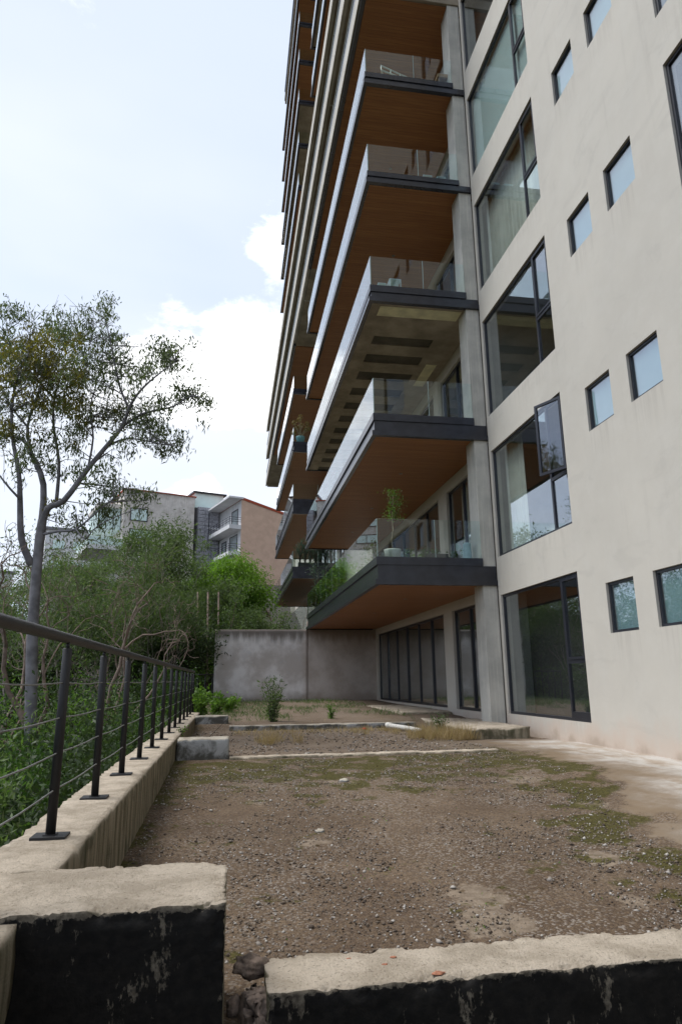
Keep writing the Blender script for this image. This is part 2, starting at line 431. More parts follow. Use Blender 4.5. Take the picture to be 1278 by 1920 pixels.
def _gravel(nt):
    p = pos(nt)
    s_ = nt.n('ShaderNodeSeparateXYZ', None, i0=p)
    X, Y = s_.outputs[0], s_.outputs[1]
    a = nt.noise(p, 0.8, 8.0, 0.62)
    fine = nt.noise(p, 38, 8.0, 0.72)
    vor = nt.n('ShaderNodeTexVoronoi', {'feature': 'F1'}, Vector=p, Scale=62.0)
    c = nt.mix(nt.step(a, 0.32, 0.68), (0.135, 0.092, 0.056, 1), (0.225, 0.162, 0.105, 1))
    c = nt.mix(nt.step(fine, 0.38, 0.66, 0.75, 0.0), c, (0.06, 0.042, 0.032, 1))
    vs = nt.n('ShaderNodeSeparateColor', None, Color=vor.outputs['Color']).outputs[0]
    chip = nt.math('MULTIPLY', nt.step(vs, 0.72, 0.85), nt.step(nt.noise(p, 0.7, 4.0), 0.38, 0.62, 0.15, 0.85))
    c = nt.mix(chip, c, (0.26, 0.225, 0.19, 1))
    # crusts of old cement flush with the soil
    cr = nt.noise(nt.scaled(p, (1, 1, 1), (3.1, 7.7, 0)), 1.15, 8.0, 0.68)
    cr = nt.math('MULTIPLY', nt.step(cr, 0.675, 0.70), 0.8)
    pw = nt.n('ShaderNodeVectorMath', {'operation': 'ADD'}, i0=nt.n('ShaderNodeCombineXYZ', None, i0=X, i1=Y).outputs[0], i1=nt.n('ShaderNodeVectorMath', {'operation': 'SCALE'}, i0=nt.noise(p, 3.0, 6.0, 0.65, out=1), Scale=0.55).outputs[0]).outputs[0]
    for bx, by, br in ((1.05, 6.5, .12), (1.85, 4.55, .22), (1.95, 4.95, .20), (2.9, 4.7, .12), (1.8, 9.2, .20), (4.0, 8.9, .26), (4.05, 7.3, .2), (3.2, 5.6, .16), (0.6, 8.2, .13)):
        dd = nt.n('ShaderNodeVectorMath', {'operation': 'DISTANCE'}, i0=pw, i1=(bx, by, .27)).outputs['Value']
        cr = nt.math('MAXIMUM', cr, nt.step(dd, br + .02, br - .02, 0, .85))
    c = nt.mix(cr, c, nt.mix(nt.step(nt.noise(p, 12, 6.0, 0.7), 0.35, 0.65), (0.15, 0.115, 0.083, 1), (0.24, 0.19, 0.14, 1)))
    # moss: along the curb, in front of the pale joint, along the border of the paved strip
    mo = nt.noise(p, 2.6, 8.0, 0.68)
    bandA = nt.math('MULTIPLY', nt.step(Y, 7.2, 9.8), nt.step(Y, 11.2, 10.9))
    border = nt.math('SUBTRACT', 5.05, nt.math('ADD', nt.math('MULTIPLY', nt.step(Y, 9.4, 5.2), 1.0), nt.math('MULTIPLY', nt.step(nt.noise(p, 1.3, 6.0), 0.3, 0.7), 0.55)))
    bord2 = nt.math('SUBTRACT', X, border)
    bandB = nt.math('MULTIPLY', nt.step(bord2, -1.5, -0.35), nt.step(bord2, 0.1, -0.2))
    bandC = nt.math('MULTIPLY', nt.step(X, -0.35, -0.72), 0.9)
    band = nt.math('MAXIMUM', nt.math('MAXIMUM', bandA, bandB), bandC)
    thr = nt.math('ADD', mo, nt.math('MULTIPLY', band, 0.185))
    mm = nt.step(thr, 0.60, 0.68, 0, 0.9)
    mm = nt.math('MULTIPLY', mm, nt.step(Y, 12.5, 11.2, 0.35, 1.0))
    moss = nt.mix(nt.step(fine, 0.35, 0.65), (0.034, 0.030, 0.007, 1), (0.088, 0.080, 0.018, 1))
    c = nt.mix(mm, c, moss)
    # far part, paler and dustier
    c = nt.mix(nt.math('MULTIPLY', nt.step(Y, 11.1, 11.6), nt.step(nt.noise(p, 1.0, 7.0, 0.65), 0.4, 0.6, 0.25, 0.75)), c, (0.20, 0.155, 0.115, 1))
    # paved strip along the facade
    st = nt.noise(nt.scaled(p, (1.4, 0.6, 1)), 1.7, 8.0, 0.66)
    strip = nt.mix(nt.step(st, 0.40, 0.60), (0.36, 0.30, 0.24, 1), (0.48, 0.45, 0.41, 1))
    strip = nt.mix(nt.step(nt.noise(p, 9, 7.0, 0.7), 0.58, 0.72, 0, 0.5), strip, (0.25, 0.19, 0.14, 1))
    rim = nt.step(nt.math('ADD', bord2, nt.math('MULTIPLY', nt.math('SUBTRACT', nt.noise(p, 2.5, 6.0, 0.65), 0.5), 0.9)), 1.25, 0.15)
    strip = nt.mix(nt.math('MULTIPLY', rim, 0.85), strip, (0.15, 0.105, 0.062, 1))
    wobble = nt.math('ADD', bord2, nt.math('MULTIPLY', nt.math('SUBTRACT', nt.noise(p, 7, 6.0, 0.7), 0.5), 0.35))
    sm = nt.math('MULTIPLY', nt.step(wobble, 0.0, 0.14), nt.step(Y, 13.4, 12.6))
    c = nt.mix(sm, c, strip)
    h = nt.math('ADD', nt.math('MULTIPLY', fine, 0.8), nt.math('MULTIPLY', vor.outputs['Distance'], -0.5))
    h = nt.math('MULTIPLY', h, nt.math('SUBTRACT', 1.0, nt.math('MULTIPLY', nt.math('MAXIMUM', sm, cr), 0.8)))
    return bsdf(nt, c, 0.95, nt.bump(h, 0.9, 0.02), spec=0.15)


mat('gravel_soil', _gravel)


# ------------------------------------------------------------------ mesh building
WL = {}
ORG = {}


class MB:
    def __init__(s):
        s.v = []; s.f = []; s.m = []

    def quad(s, a, b, c, d, m=0):
        i = len(s.v); s.v += [tuple(a), tuple(b), tuple(c), tuple(d)]; s.f.append((i, i + 1, i + 2, i + 3)); s.m.append(m)
        return s

    def box(s, x0, x1, y0, y1, z0, z1, m=0):
        i = len(s.v)
        s.v += [(x, y, z) for z in (z0, z1) for y in (y0, y1) for x in (x0, x1)]
        for q in ((0, 2, 3, 1), (4, 5, 7, 6), (0, 1, 5, 4), (2, 6, 7, 3), (0, 4, 6, 2), (1, 3, 7, 5)):
            s.f.append(tuple(i + k for k in q)); s.m.append(m)
        return s

    def prism(s, poly, z0, z1, m=0):
        i = len(s.v); n = len(poly)
        s.v += [(x, y, z0) for x, y in poly] + [(x, y, z1) for x, y in poly]
        s.f.append(tuple(range(i + n, i + 2 * n))); s.m.append(m)
        s.f.append(tuple(range(i + n - 1, i - 1, -1))); s.m.append(m)
        for k in range(n):
            s.f.append((i + k, i + (k + 1) % n, i + n + (k + 1) % n, i + n + k)); s.m.append(m)
        return s

    def tube(s, pts, rad, sides=8, m=0, cap=True):
        pts = [Vector(p) for p in pts]
        if not hasattr(rad, '__len__'):
            rad = [rad] * len(pts)
        base = len(s.v)
        ref = None
        for k, p in enumerate(pts):
            t = (pts[min(k + 1, len(pts) - 1)] - pts[max(k - 1, 0)])
            t = t.normalized() if t.length > 1e-9 else Vector((0, 0, 1))
            if ref is None:
                ref = Vector((1, 0, 0)) if abs(t.x) < 0.8 else Vector((0, 1, 0))
            u = ref - t * ref.dot(t)
            u = u.normalized() if u.length > 1e-6 else t.orthogonal().normalized()
            ref = u
            v = t.cross(u)
            for j in range(sides):
                a = 2 * math.pi * j / sides
                s.v.append(tuple(p + (u * math.cos(a) + v * math.sin(a)) * rad[k]))
        for k in range(len(pts) - 1):
            for j in range(sides):
                a = base + k * sides + j; b_ = base + k * sides + (j + 1) % sides
                s.f.append((a, b_, b_ + sides, a + sides)); s.m.append(m)
        if cap:
            s.f.append(tuple(base + j for j in range(sides - 1, -1, -1))); s.m.append(m)
            e = base + (len(pts) - 1) * sides
            s.f.append(tuple(e + j for j in range(sides))); s.m.append(m)
        return s

    def lathe(s, c, prof, sides=20, m=0):
        return s.tube([(c[0], c[1], c[2] + z) for _, z in prof], [r for r, _ in prof], sides, m)

    def build(s, name, mats, parent=None, smooth=False, local=False):
        V = np.array(s.v, float)
        lo, hi = V.min(0), V.max(0)
        org = np.array([(lo[0] + hi[0]) / 2, (lo[1] + hi[1]) / 2, lo[2]])
        if local:
            org = np.zeros(3)
        me = bpy.data.meshes.new(name)
        me.from_pydata([tuple(p) for p in (V - org)], [], s.f)
        if isinstance(mats, str):
            mats = [mats]
        for mm in mats:
            me.materials.append(MATS[mm])
        if len(mats) > 1:
            me.polygons.foreach_set('material_index', s.m)
        if smooth:
            me.polygons.foreach_set('use_smooth', [True] * len(me.polygons))
        me.update()
        return link(name, me, org, parent)


def link(name, me, org, parent=None):
    o = bpy.data.objects.new(name, me)
    COL.objects.link(o)
    if parent is not None:
        o.parent = parent
        o.location = Vector(org) - ORG[parent.name]
    else:
        o.location = Vector(org)
    ORG[o.name] = Vector(org)
    return o


def thing(name, label, cat, loc=(0, 0, 0), group=None, rotz=0.0):
    o = bpy.data.objects.new(name, None)
    COL.objects.link(o)
    o.empty_display_size = 0.3
    o.location = loc
    o.rotation_euler = (0, 0, rotz)
    ORG[o.name] = Vector((0, 0, 0)) if rotz else Vector(loc)
    return tag(o, label, cat, group)


def tag(o, label=None, cat=None, group=None, kind=None):
    if label: o['label'] = label
    if cat: o['category'] = cat
    if group: o['group'] = group
    if kind: o['kind'] = kind
    return o


def fast(name, V, Fq, mats, parent=None, rnd=None, smooth=False, org=None, mi=None):
    """numpy vertices + uniform faces -> object"""
    V = np.asarray(V, np.float32); Fq = np.asarray(Fq, np.int32)
    if org is None:
        lo, hi = V.min(0), V.max(0)
        org = np.array([(lo[0] + hi[0]) / 2, (lo[1] + hi[1]) / 2, lo[2]])
    V = V - np.asarray(org, np.float32)
    me = bpy.data.meshes.new(name)
    k = Fq.shape[1]
    me.vertices.add(len(V)); me.vertices.foreach_set('co', V.ravel())
    me.loops.add(Fq.size); me.loops.foreach_set('vertex_index', Fq.ravel())
    me.polygons.add(len(Fq)); me.polygons.foreach_set('loop_start', np.arange(0, Fq.size, k, dtype=np.int32))
    if isinstance(mats, str):
        mats = [mats]
    for mm in mats:
        me.materials.append(MATS[mm])
    if mi is not None:
        me.polygons.foreach_set('material_index', np.asarray(mi, np.int32))
    me.update(calc_edges=True)
    if rnd is not None:
        a = me.attributes.new('rnd', 'FLOAT', 'FACE')
        a.data.foreach_set('value', np.asarray(rnd, np.float32))
    if smooth:
        me.polygons.foreach_set('use_smooth', [True] * len(Fq))
    me.validate()
    return link(name, me, org, parent)


def leaves(C, D, L, W, droop=None):
    """rhombic leaves: centres C, long axes D, lengths L, widths W -> verts, quads"""
    n = len(C)
    D = D / (np.linalg.norm(D, axis=1)[:, None] + 1e-9)
    r = RS.normal(size=(n, 3))
    S = np.cross(D, r); S /= (np.linalg.norm(S, axis=1)[:, None] + 1e-9)
    N_ = np.cross(D, S)
    L = np.broadcast_to(L, n)[:, None]; W = np.broadcast_to(W, n)[:, None]
    V = np.empty((n, 4, 3))
    V[:, 0] = C - D * L * .5
    V[:, 1] = C - D * L * .08 + S * W * .5 + N_ * W * .12
    V[:, 2] = C + D * L * .5 - N_ * L * .08
    V[:, 3] = C - D * L * .08 - S * W * .5 + N_ * W * .12
    return V.reshape(-1, 3), np.arange(4 * n).reshape(-1, 4)


def dup(root, loc, rotz=0.0, scale=1.0, label=None, group=None):
    r = root.copy(); COL.objects.link(r)
    r.location = loc; r.rotation_euler = (0, 0, rotz)
    r.scale = (scale, scale, scale) if not hasattr(scale, '__len__') else scale
    if label: r['label'] = label
    if group: r['group'] = group
    for ch in list(root.children):
        c = ch.copy(); COL.objects.link(c); c.parent = r
    return r


# ------------------------------------------------------------------ rough cast concrete boxes
def rough_box(x0, x1, y0, y1, z0, z1, res, amp, chip, seed, name, mats, parent=None, pick=None, poly=None):
    nx, ny, nz = (max(2, int(round((b_ - a_) / res))) for a_, b_ in ((x0, x1), (y0, y1), (z0, z1)))
    idx = {}; V = []; Fs = []; M_ = []

    def vid(i, j, k):
        key = (i, j, k)
        if key in idx:
            return idx[key]
        x = x0 + (x1 - x0) * i / nx; y = y0 + (y1 - y0) * j / ny; z = z0 + (z1 - z0) * k / nz
        p = Vector((x, y, z))
        nv = mnoise.turbulence_vector(p * 2.1 + Vector((seed, 0, 0)), 4, False) * amp * 0.9
        nv += mnoise.turbulence_vector(p * 11 + Vector((seed, 3, 0)), 5, False) * amp * 0.35
        # chipped arrises
        ex = min(i, nx - i) * (x1 - x0) / nx; ey = min(j, ny - j) * (y1 - y0) / ny; ez = (nz - k) * (z1 - z0) / nz
        e = sorted((ex, ey, ez))[1]
        if e < 0.06:
            q = (max(0.0, mnoise.fractal(p * 8.3 + Vector((0, seed, 0)), 0.45, 2.3, 6) + 0.05) * 0.55 + max(0.0, mnoise.noise(p * 3.1 + Vector((seed, 0, 0))) - 0.25) * 0.9) * chip * (1 - e / 0.06)
            cx, cy = (x0 + x1) / 2, (y0 + y1) / 2
            nv += Vector((math.copysign(q, cx - x) if ex < 0.06 else 0, math.copysign(q, cy - y) if ey < 0.06 else 0, -q * 0.9 if ez < 0.06 else 0))
        V.append(p + nv)
        idx[key] = len(V) - 1
        return idx[key]

    def face(a, b_, c, d, m):
        Fs.append((vid(*a), vid(*b_), vid(*c), vid(*d))); M_.append(m)
    for i in range(nx):
        for j in range(ny):
            face((i, j, nz), (i + 1, j, nz), (i + 1, j + 1, nz), (i, j + 1, nz), 0)
    for i in range(nx):
        for k in range(nz):
            face((i, 0, k), (i + 1, 0, k), (i + 1, 0, k + 1), (i, 0, k + 1), 1 if len(mats) > 1 else 0)
            face((i + 1, ny, k), (i, ny, k), (i, ny, k + 1), (i + 1, ny, k + 1), 0)
    for j in range(ny):
        for k in range(nz):
            face((0, j + 1, k), (0, j, k), (0, j, k + 1), (0, j + 1, k + 1), 0)
            face((nx, j, k), (nx, j + 1, k), (nx, j + 1, k + 1), (nx, j, k + 1), 0)
    return fast(name, np.array([tuple(v) for v in V]), np.array(Fs), mats, parent, smooth=False, mi=M_)


def sstep(a, b_, x):
    t = np.clip((x - a) / (b_ - a), 0, 1)
    return t * t * (3 - 2 * t)


def zg(x, y):
    x = np.asarray(x, float); y = np.asarray(y, float)
    base = -1.43 + 0.25 * np.clip((y - 3.8) / 7.4, 0, 1)
    near = -1.165 - 0.06 * sstep(12, 14.5, y)
    z = base + (near - base) * sstep(3.2, 5.8, x)
    far = -1.02 + 0.15 * np.clip((y - 18) / 12, 0, 1)
    t = sstep(17.25, 17.45, y) * (x < 4.75) + sstep(17.25, 18.6, y) * (x >= 4.75)
    return z + (far - z) * t


def terrain(x, y):
    x = np.asarray(x, float); y = np.asarray(y, float)
    z = -2.4 - 1.6 * sstep(-1.5, -5.5, x) * 1.0
    z = np.where(x > -1.5, -2.4, z)
    z = z + 15.5 * sstep(24, 98, y) * (.12 + .88 * sstep(-38, -13, x)) + 0.010 * np.clip(y - 100, 0, 1500)
    z = z + 1.2 * np.sin(x * 0.07 + 1) * np.cos(y * 0.05) * sstep(30, 60, y)
    return z


# ------------------------------------------------------------------ hillside (ground sheet to the horizon)
def axis(parts):
    out = []
    for a_, b_, n_ in parts:
        out += list(np.linspace(a_, b_, n_, endpoint=False))
    return np.array(out + [parts[-1][1]])


xs = axis([(-2600, -200, 10), (-200, -40, 24), (-40, 20, 80), (20, 200, 20), (200, 2600, 10)])
ys = axis([(-2000, -40, 8), (-40, 0, 14), (0, 120, 140), (120, 400, 20), (400, 3500, 10)])
XX, YY = np.meshgrid(xs, ys, indexing='ij')
ZZ = terrain(XX, YY) + 0.25 * RS.normal(size=XX.shape) * (np.abs(XX) < 100) * (XX < -2.2)
ZZ = np.where((XX > -1.6) & (XX < 20) & (YY < 31), -2.4, ZZ)
V = np.stack([XX, YY, ZZ], -1).reshape(-1, 3)
nx_, ny_ = XX.shape
I = np.arange((nx_) * (ny_)).reshape(nx_, ny_)
Fq = np.stack([I[:-1, :-1], I[1:, :-1], I[1:, 1:], I[:-1, 1:]], -1).reshape(-1, 4)
o = fast('hillside', V, Fq, 'soil_dark', smooth=True, org=(0, 0, -2.4)); tag(o, kind='structure')

# terrace ground
gx = axis([(-0.80, 6.38, 190)])
gy = axis([(3.2, 12.0, 300), (12.0, 17.2, 60), (17.2, 17.5, 6), (17.5, 30.2, 60)])
XX, YY = np.meshgrid(gx, gy, indexing='ij')
ZZ = zg(XX, YY)
nzv = np.array([mnoise.fractal(Vector((a_ * 3.2, b_ * 3.2, 0)), 0.8, 2.1, 5) for a_, b_ in zip(XX.ravel(), YY.ravel())]).reshape(XX.shape)
ZZ = ZZ + nzv * 0.010
V = np.stack([XX, YY, ZZ], -1).reshape(-1, 3)
nx_, ny_ = XX.shape
I = np.arange(nx_ * ny_).reshape(nx_, ny_)
Fq = np.stack([I[:-1, :-1], I[1:, :-1], I[1:, 1:], I[:-1, 1:]], -1).reshape(-1, 4)
o = fast('terrace_ground', V, Fq, 'gravel_soil', smooth=True); tag(o, kind='structure')
o = MB().box(-0.8, 6.6, 3.3, 30.0, -2.6, -1.55).build('terrace_base', 'soil_dark'); tag(o, kind='structure')
o = MB().box(-12, 12, -14, 3.0, -2.6, -1.75).build('lower_ground', 'soil_dark'); tag(o, kind='structure')

# pebbles and litter (nobody could count them)
def pebbles(n, ylo, yhi, smin, smax, name):
    u = RS.rand(n)
    y = ylo + (yhi - ylo) * u ** 1.25
    x = RS.uniform(-0.75, 4.9, n)
    x = np.where(y > 9, RS.uniform(-0.75, 4.6, n), x)
    dens = np.array([mnoise.fractal(Vector((a_ * 0.8, b_ * 0.6, 5)), 0.8, 2.0, 4) for a_, b_ in zip(x, y)])
    keep = (dens + 0.55 * RS.rand(n)) > 0.12
    keep &= x < (4.75 - 1.0 * sstep(9.4, 5.2, y) - 0.2)
    x, y = x[keep], y[keep]; n = len(x)
    s = smin + (smax - smin) * RS.rand(n) ** 3
    z = zg(x, y) + s * 0.25
    oc = np.array([(1, 0, 0), (0, 1, 0), (-1, 0, 0), (0, -1, 0), (0, 0, .62), (0, 0, -.62)])
    ft = np.array([(0, 1, 4), (1, 2, 4), (2, 3, 4), (3, 0, 4), (1, 0, 5), (2, 1, 5), (3, 2, 5), (0, 3, 5)])
    ang = RS.rand(n) * 6.28
    ca, sa = np.cos(ang), np.sin(ang)
    asp = RS.uniform(0.55, 1.0, n)
    J = oc[None] + RS.normal(size=(n, 6, 3)) * 0.16
    J[:, :, 1] *= asp[:, None]
    J *= s[:, None, None]
    Xr = J[:, :, 0] * ca[:, None] - J[:, :, 1] * sa[:, None]
    Yr = J[:, :, 0] * sa[:, None] + J[:, :, 1] * ca[:, None]
    V = np.stack([Xr + x[:, None], Yr + y[:, None], J[:, :, 2] + z[:, None]], -1).reshape(-1, 3)
    Fq = (ft[None] + (np.arange(n) * 6)[:, None, None]).reshape(-1, 3)
    rn = np.repeat(RS.rand(n), 8)
    return tag(fast(name, V, Fq, 'pebble_stone', rnd=rn), kind='stuff')


pebbles(52000, 3.5, 11.2, 0.0035, 0.014, 'gravel')
pebbles(2600, 3.6, 11.0, 0.010, 0.025, 'gravel_chips')
o = pebbles(5000, 11.4, 17.2, 0.008, 0.03, 'far_gravel')
n = 260
C = np.stack([RS.uniform(-0.7, 4.0, n), 3.6 + 7.5 * RS.rand(n) ** 1.4, np.zeros(n)], -1); C[:, 2] = zg(C[:, 0], C[:, 1]) + 0.012
D = RS.normal(size=(n, 3)); D[:, 2] *= 0.12
V, Fq = leaves(C, D, RS.uniform(0.025, 0.075, n), RS.uniform(0.006, 0.02, n))
tag(fast('leaf_litter', V, Fq, 'dry_leaf', rnd=RS.rand(n)), kind='stuff')

# ------------------------------------------------------------------ parapet round the terrace
par = thing('parapet', 'low rough concrete parapet carrying the dark railing along the slope', 'parapet', (-0.98, 10, -2.4))
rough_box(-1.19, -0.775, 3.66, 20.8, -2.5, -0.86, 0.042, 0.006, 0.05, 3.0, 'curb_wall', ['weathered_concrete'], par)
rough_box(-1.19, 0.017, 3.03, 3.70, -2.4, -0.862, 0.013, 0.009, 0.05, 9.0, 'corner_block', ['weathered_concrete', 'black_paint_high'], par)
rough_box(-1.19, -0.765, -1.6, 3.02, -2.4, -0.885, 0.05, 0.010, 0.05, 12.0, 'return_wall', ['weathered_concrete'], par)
rough_box(-0.76, 0.042, 11.2, 11.68, -1.45, -0.872, 0.035, 0.010, 0.05, 5.0, 'buttress', ['stained_grey_concrete'], par)
rough_box(-0.78, 0.03, 17.5, 17.95, -1.45, -0.83, 0.05, 0.010, 0.05, 6.0, 'buttress', ['stained_grey_concrete'], par)
lw = thing('low_wall', 'low concrete wall with black painted face across the front of the terrace', 'wall', (2.5, 3.2, -2.4))
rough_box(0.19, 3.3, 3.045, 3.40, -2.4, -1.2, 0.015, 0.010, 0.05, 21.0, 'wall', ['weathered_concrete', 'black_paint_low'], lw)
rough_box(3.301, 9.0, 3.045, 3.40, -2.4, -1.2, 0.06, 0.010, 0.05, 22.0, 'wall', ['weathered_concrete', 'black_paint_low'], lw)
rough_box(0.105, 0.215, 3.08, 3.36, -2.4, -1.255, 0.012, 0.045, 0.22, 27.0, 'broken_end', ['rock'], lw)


def rock(name, c, r, seed, m='rock', squash=(1, 0.8, 0.75), parent=None, n1_=14, n2_=10):
    V = []; Fs = []
    for j in range(n2_ + 1):
        th = math.pi * j / n2_
        for i in range(n1_):
            a_ = 2 * math.pi * i / n1_
            d = Vector((math.sin(th) * math.cos(a_), math.sin(th) * math.sin(a_), math.cos(th)))
            k = 1 + 0.42 * mnoise.fractal(d * 1.3 + Vector((seed, 0, 0)), 0.8, 2.0, 4)
            V.append((c[0] + d.x * r * k * squash[0], c[1] + d.y * r * k * squash[1], c[2] + d.z * r * k * squash[2]))
    for j in range(n2_):
        for i in range(n1_):
            a_ = j * n1_ + i; b_ = j * n1_ + (i + 1) % n1_
            Fs.append((a_, a_ + n1_, b_ + n1_, b_))
    return fast(name, np.array(V), np.array(Fs), m, parent)


o = rock('stone', (0.135, 3.36, -1.215), 0.066, 4.2, squash=(1.15, 0.8, 0.62), n1_=32, n2_=20)
tag(o, 'fist-sized brown stone wedged between the black block and the low wall', 'stone')
for i, (x_, y_, z_, r_) in enumerate(((0.07, 3.30, -1.34, .045), (0.10, 3.16, -1.42, .05), (0.155, 3.22, -1.27, .028), (0.06, 3.12, -1.50, .06))):
    o = rock('rubble_piece', (x_, y_, z_), r_, i * 3.3 + 1, 'rock', (1, .9, .8))
    tag(o, ['upper lump of rubble in the gap beside the black block', 'middle lump of rubble in the gap beside the black block', 'smallest lump of rubble against the broken wall end', 'lowest lump of rubble in the gap beside the black block'][i], 'rubble', 'rubble in the gap between block and wall')
for (x_, y_, r_, lb) in ((0.70, 3.22, 0.013, 'small orange clay chip nearest the middle on top of the low wall'),
                         (0.755, 3.29, 0.014, 'orange clay chip right of the first one on the low wall'),
                         (0.90, 3.09, 0.026, 'largest orange clay flake on the front edge of the low wall'),
                         (0.56, 3.31, 0.011, 'tiny clay chip at the left on top of the low wall')):
    o = rock('clay_chip', (x_, y_, -1.196), r_, r_ * 400, 'terracotta', (1.1, 0.6, 0.2))
    tag(o, lb, 'clay chip', 'clay chips on the low wall')
for i, (px_, py_, s_) in enumerate(((795, 1731, 0.016), (600, 1560, 0.035), (1165, 1566, 0.012), (645, 1465, 0.05), (665, 1690, 0.012))):
    d = P(px_, py_, 1.0); t_ = -1.30 / d[2]
    for _ in range(5):
        t_ = float(zg(d[0] * t_, d[1] * t_)) / d[2]
    p_ = d * t_
    lbs = ['dark little lump of soil on the gravel above the low wall', 'pale flat stone on the gravel left of the middle', 'small dark stone at the right of the gravel', 'largest flat pale stone in the moss before the joint', 'little dark pebble left of the low wall middle']
    o = rock('ground_stone', (p_[0], p_[1], float(zg(p_[0], p_[1])) + s_ * 0.25), s_, i + 2.5, 'rock' if i in (0, 2, 4) else 'stained_grey_concrete', (1.3, 1.0, 0.45))
    tag(o, lbs[i], 'stone', 'stones on the gravel')

# pale joint, beam, landings
o = rough_box(0.05, 4.45, 11.14, 11.34, -1.38, -1.145, 0.04, 0.012, 0.05, 71.0, 'pale_joint', ['weathered_concrete'])
o = o; tag(o, kind='structure')
bm = rough_box(0.06, 4.72, 17.25, 17.52, -1.45, -1.055, 0.05, 0.008, 0.05, 31.0, 'concrete_beam', ['stained_grey_concrete'])
tag(bm, 'long low stained concrete beam lying across the terrace before the weeds', 'beam')
ld = rough_box(4.95, 6.50, 19.75, 29.6, -1.3, -0.93, 0.09, 0.012, 0.05, 41.0, 'door_landing', ['weathered_concrete'])
tag(ld, 'raised concrete landing in front of the six dark door panels', 'landing')
ld = rough_box(4.72, 6.15, 13.65, 15.7, -1.5, -0.985, 0.05, 0.02, 0.08, 44.0, 'concrete_step', ['weathered_concrete'])
tag(ld, 'rough broken concrete block at the foot of the column', 'concrete block')
ld = rough_box(5.15, 6.50, 15.8, 19.6, -1.5, -1.04, 0.08, 0.03, 0.05, 46.0, 'concrete_plinth', ['weathered_concrete'])
tag(ld, 'lower earthy concrete plinth under the single dark door', 'plinth')
pp = thing('drain_pipe', 'white plastic pipe lying on the ground by the dry grass', 'pipe', (4.2, 15.7, -1.2))
MB().tube([(3.93, 16.8, -1.10), (4.2, 15.75, -1.12), (4.40, 14.75, -1.15)], 0.055, 14).build('pipe', 'white_plastic', pp, True)
MB().tube([(3.90, 16.95, -1.10), (3.935, 16.78, -1.10)], 0.068, 14).build('pipe_socket', 'white_plastic', pp, True)
o = rock('red_wrapper', (3.25, 16.6, -1.15), 0.045, 6.1, 'red_cloth', (1.2, 0.8, 0.5)); tag(o, 'small red and white scrap of litter beside the beam', 'litter')

# ------------------------------------------------------------------ metal railing
rl = thing('metal_railing', 'black metal railing with round posts and four wires on the parapet', 'railing', (-0.985, 10, -0.86))
ptop = None
for k in range(-3, 13):
    y_ = 4.414 + 1.343 * k
    if k == -3: y_ = 0.4
    if ptop is None:
        m_ = MB().lathe((-0.985, y_, -0.855), [(0.028, 0.0), (0.028, 1.055), (0.022, 1.063)], 16)
        m_.tube([(-0.985, y_, 0.2), (-0.985, y_, 0.245)], 0.011, 8)
        pst = m_.build('post', 'rail_paint', rl, True)
        pl = MB().box(-1.08, -0.89, y_ - 0.075, y_ + 0.075, -0.861, -0.847).box(-1.02, -0.95, y_ - 0.035, y_ + 0.035, -0.847, -0.842).build('base_plate', 'rail_paint', pst)
        ptop = (pst, pl, y_)
    else:
        c = ptop[0].copy(); COL.objects.link(c); c.parent = rl
        c.location = ptop[0].location + Vector((0, y_ - ptop[2], 0))
        d_ = ptop[1].copy(); COL.objects.link(d_); d_.parent = c
        c.rotation_euler = (0.006 * math.sin(k * 3), 0.008 * math.cos(k * 2.3), 0)
MB().tube([(-0.985, -1.5, 0.266)] + [(-0.985 + 0.003 * math.sin(j), j * 1.5, 0.266) for j in range(0, 14)] + [(-0.985, 20.6, 0.266)], 0.031, 16).build('handrail', 'handrail_paint', rl, True)
for z_ in (0.003, -0.2, -0.4, -0.605):
    pts_ = []
    for k in range(0, 60):
        y_ = -1.0 + k * 0.365
        pts_.append((-0.985, y_, z_ - 0.012 * abs(math.sin((y_ - 4.414) / 1.343 * math.pi))))
    MB().tube(pts_, 0.0045, 6).build('wire', 'steel_cable', rl, True)
r2 = thing('far_railing', 'short black railing at the far left end of the terrace by the grey wall', 'railing', (-0.8, 29.2, -1.0))
MB().tube([(-1.9, 29.2, 0.27), (-0.6, 29.2, 0.27)], 0.03, 12).build('handrail', 'handrail_paint', r2, True)
for k in range(5):
    MB().tube([(-1.85 + 0.30 * k, 29.2, -1.5), (-1.85 + 0.30 * k, 29.2, 0.26)], 0.024, 10).build('post', 'rail_paint', r2, True)

# ------------------------------------------------------------------ boundary wall
bw = thing('boundary_wall', 'stained grey rendered wall closing the terrace under the lowest balcony', 'wall', (3, 30.3, -1.2))
rough_box(-0.62, 3.425, 30.2, 30.45, -2.4, 2.19, 0.11, 0.005, 0.0, 51.0, 'wall', ['boundary_plaster'], bw)
rough_box(3.41, 6.62, 30.235, 30.48, -2.4, 2.55, 0.11, 0.005, 0.0, 53.0, 'wall', ['boundary_plaster'], bw)

# ------------------------------------------------------------------ the apartment tower
tw = thing('apartment_tower', 'tall cream apartment tower with long wood-lined glass balconies', 'building', (6.4, 15.4, -1.3))
XW = 6.377


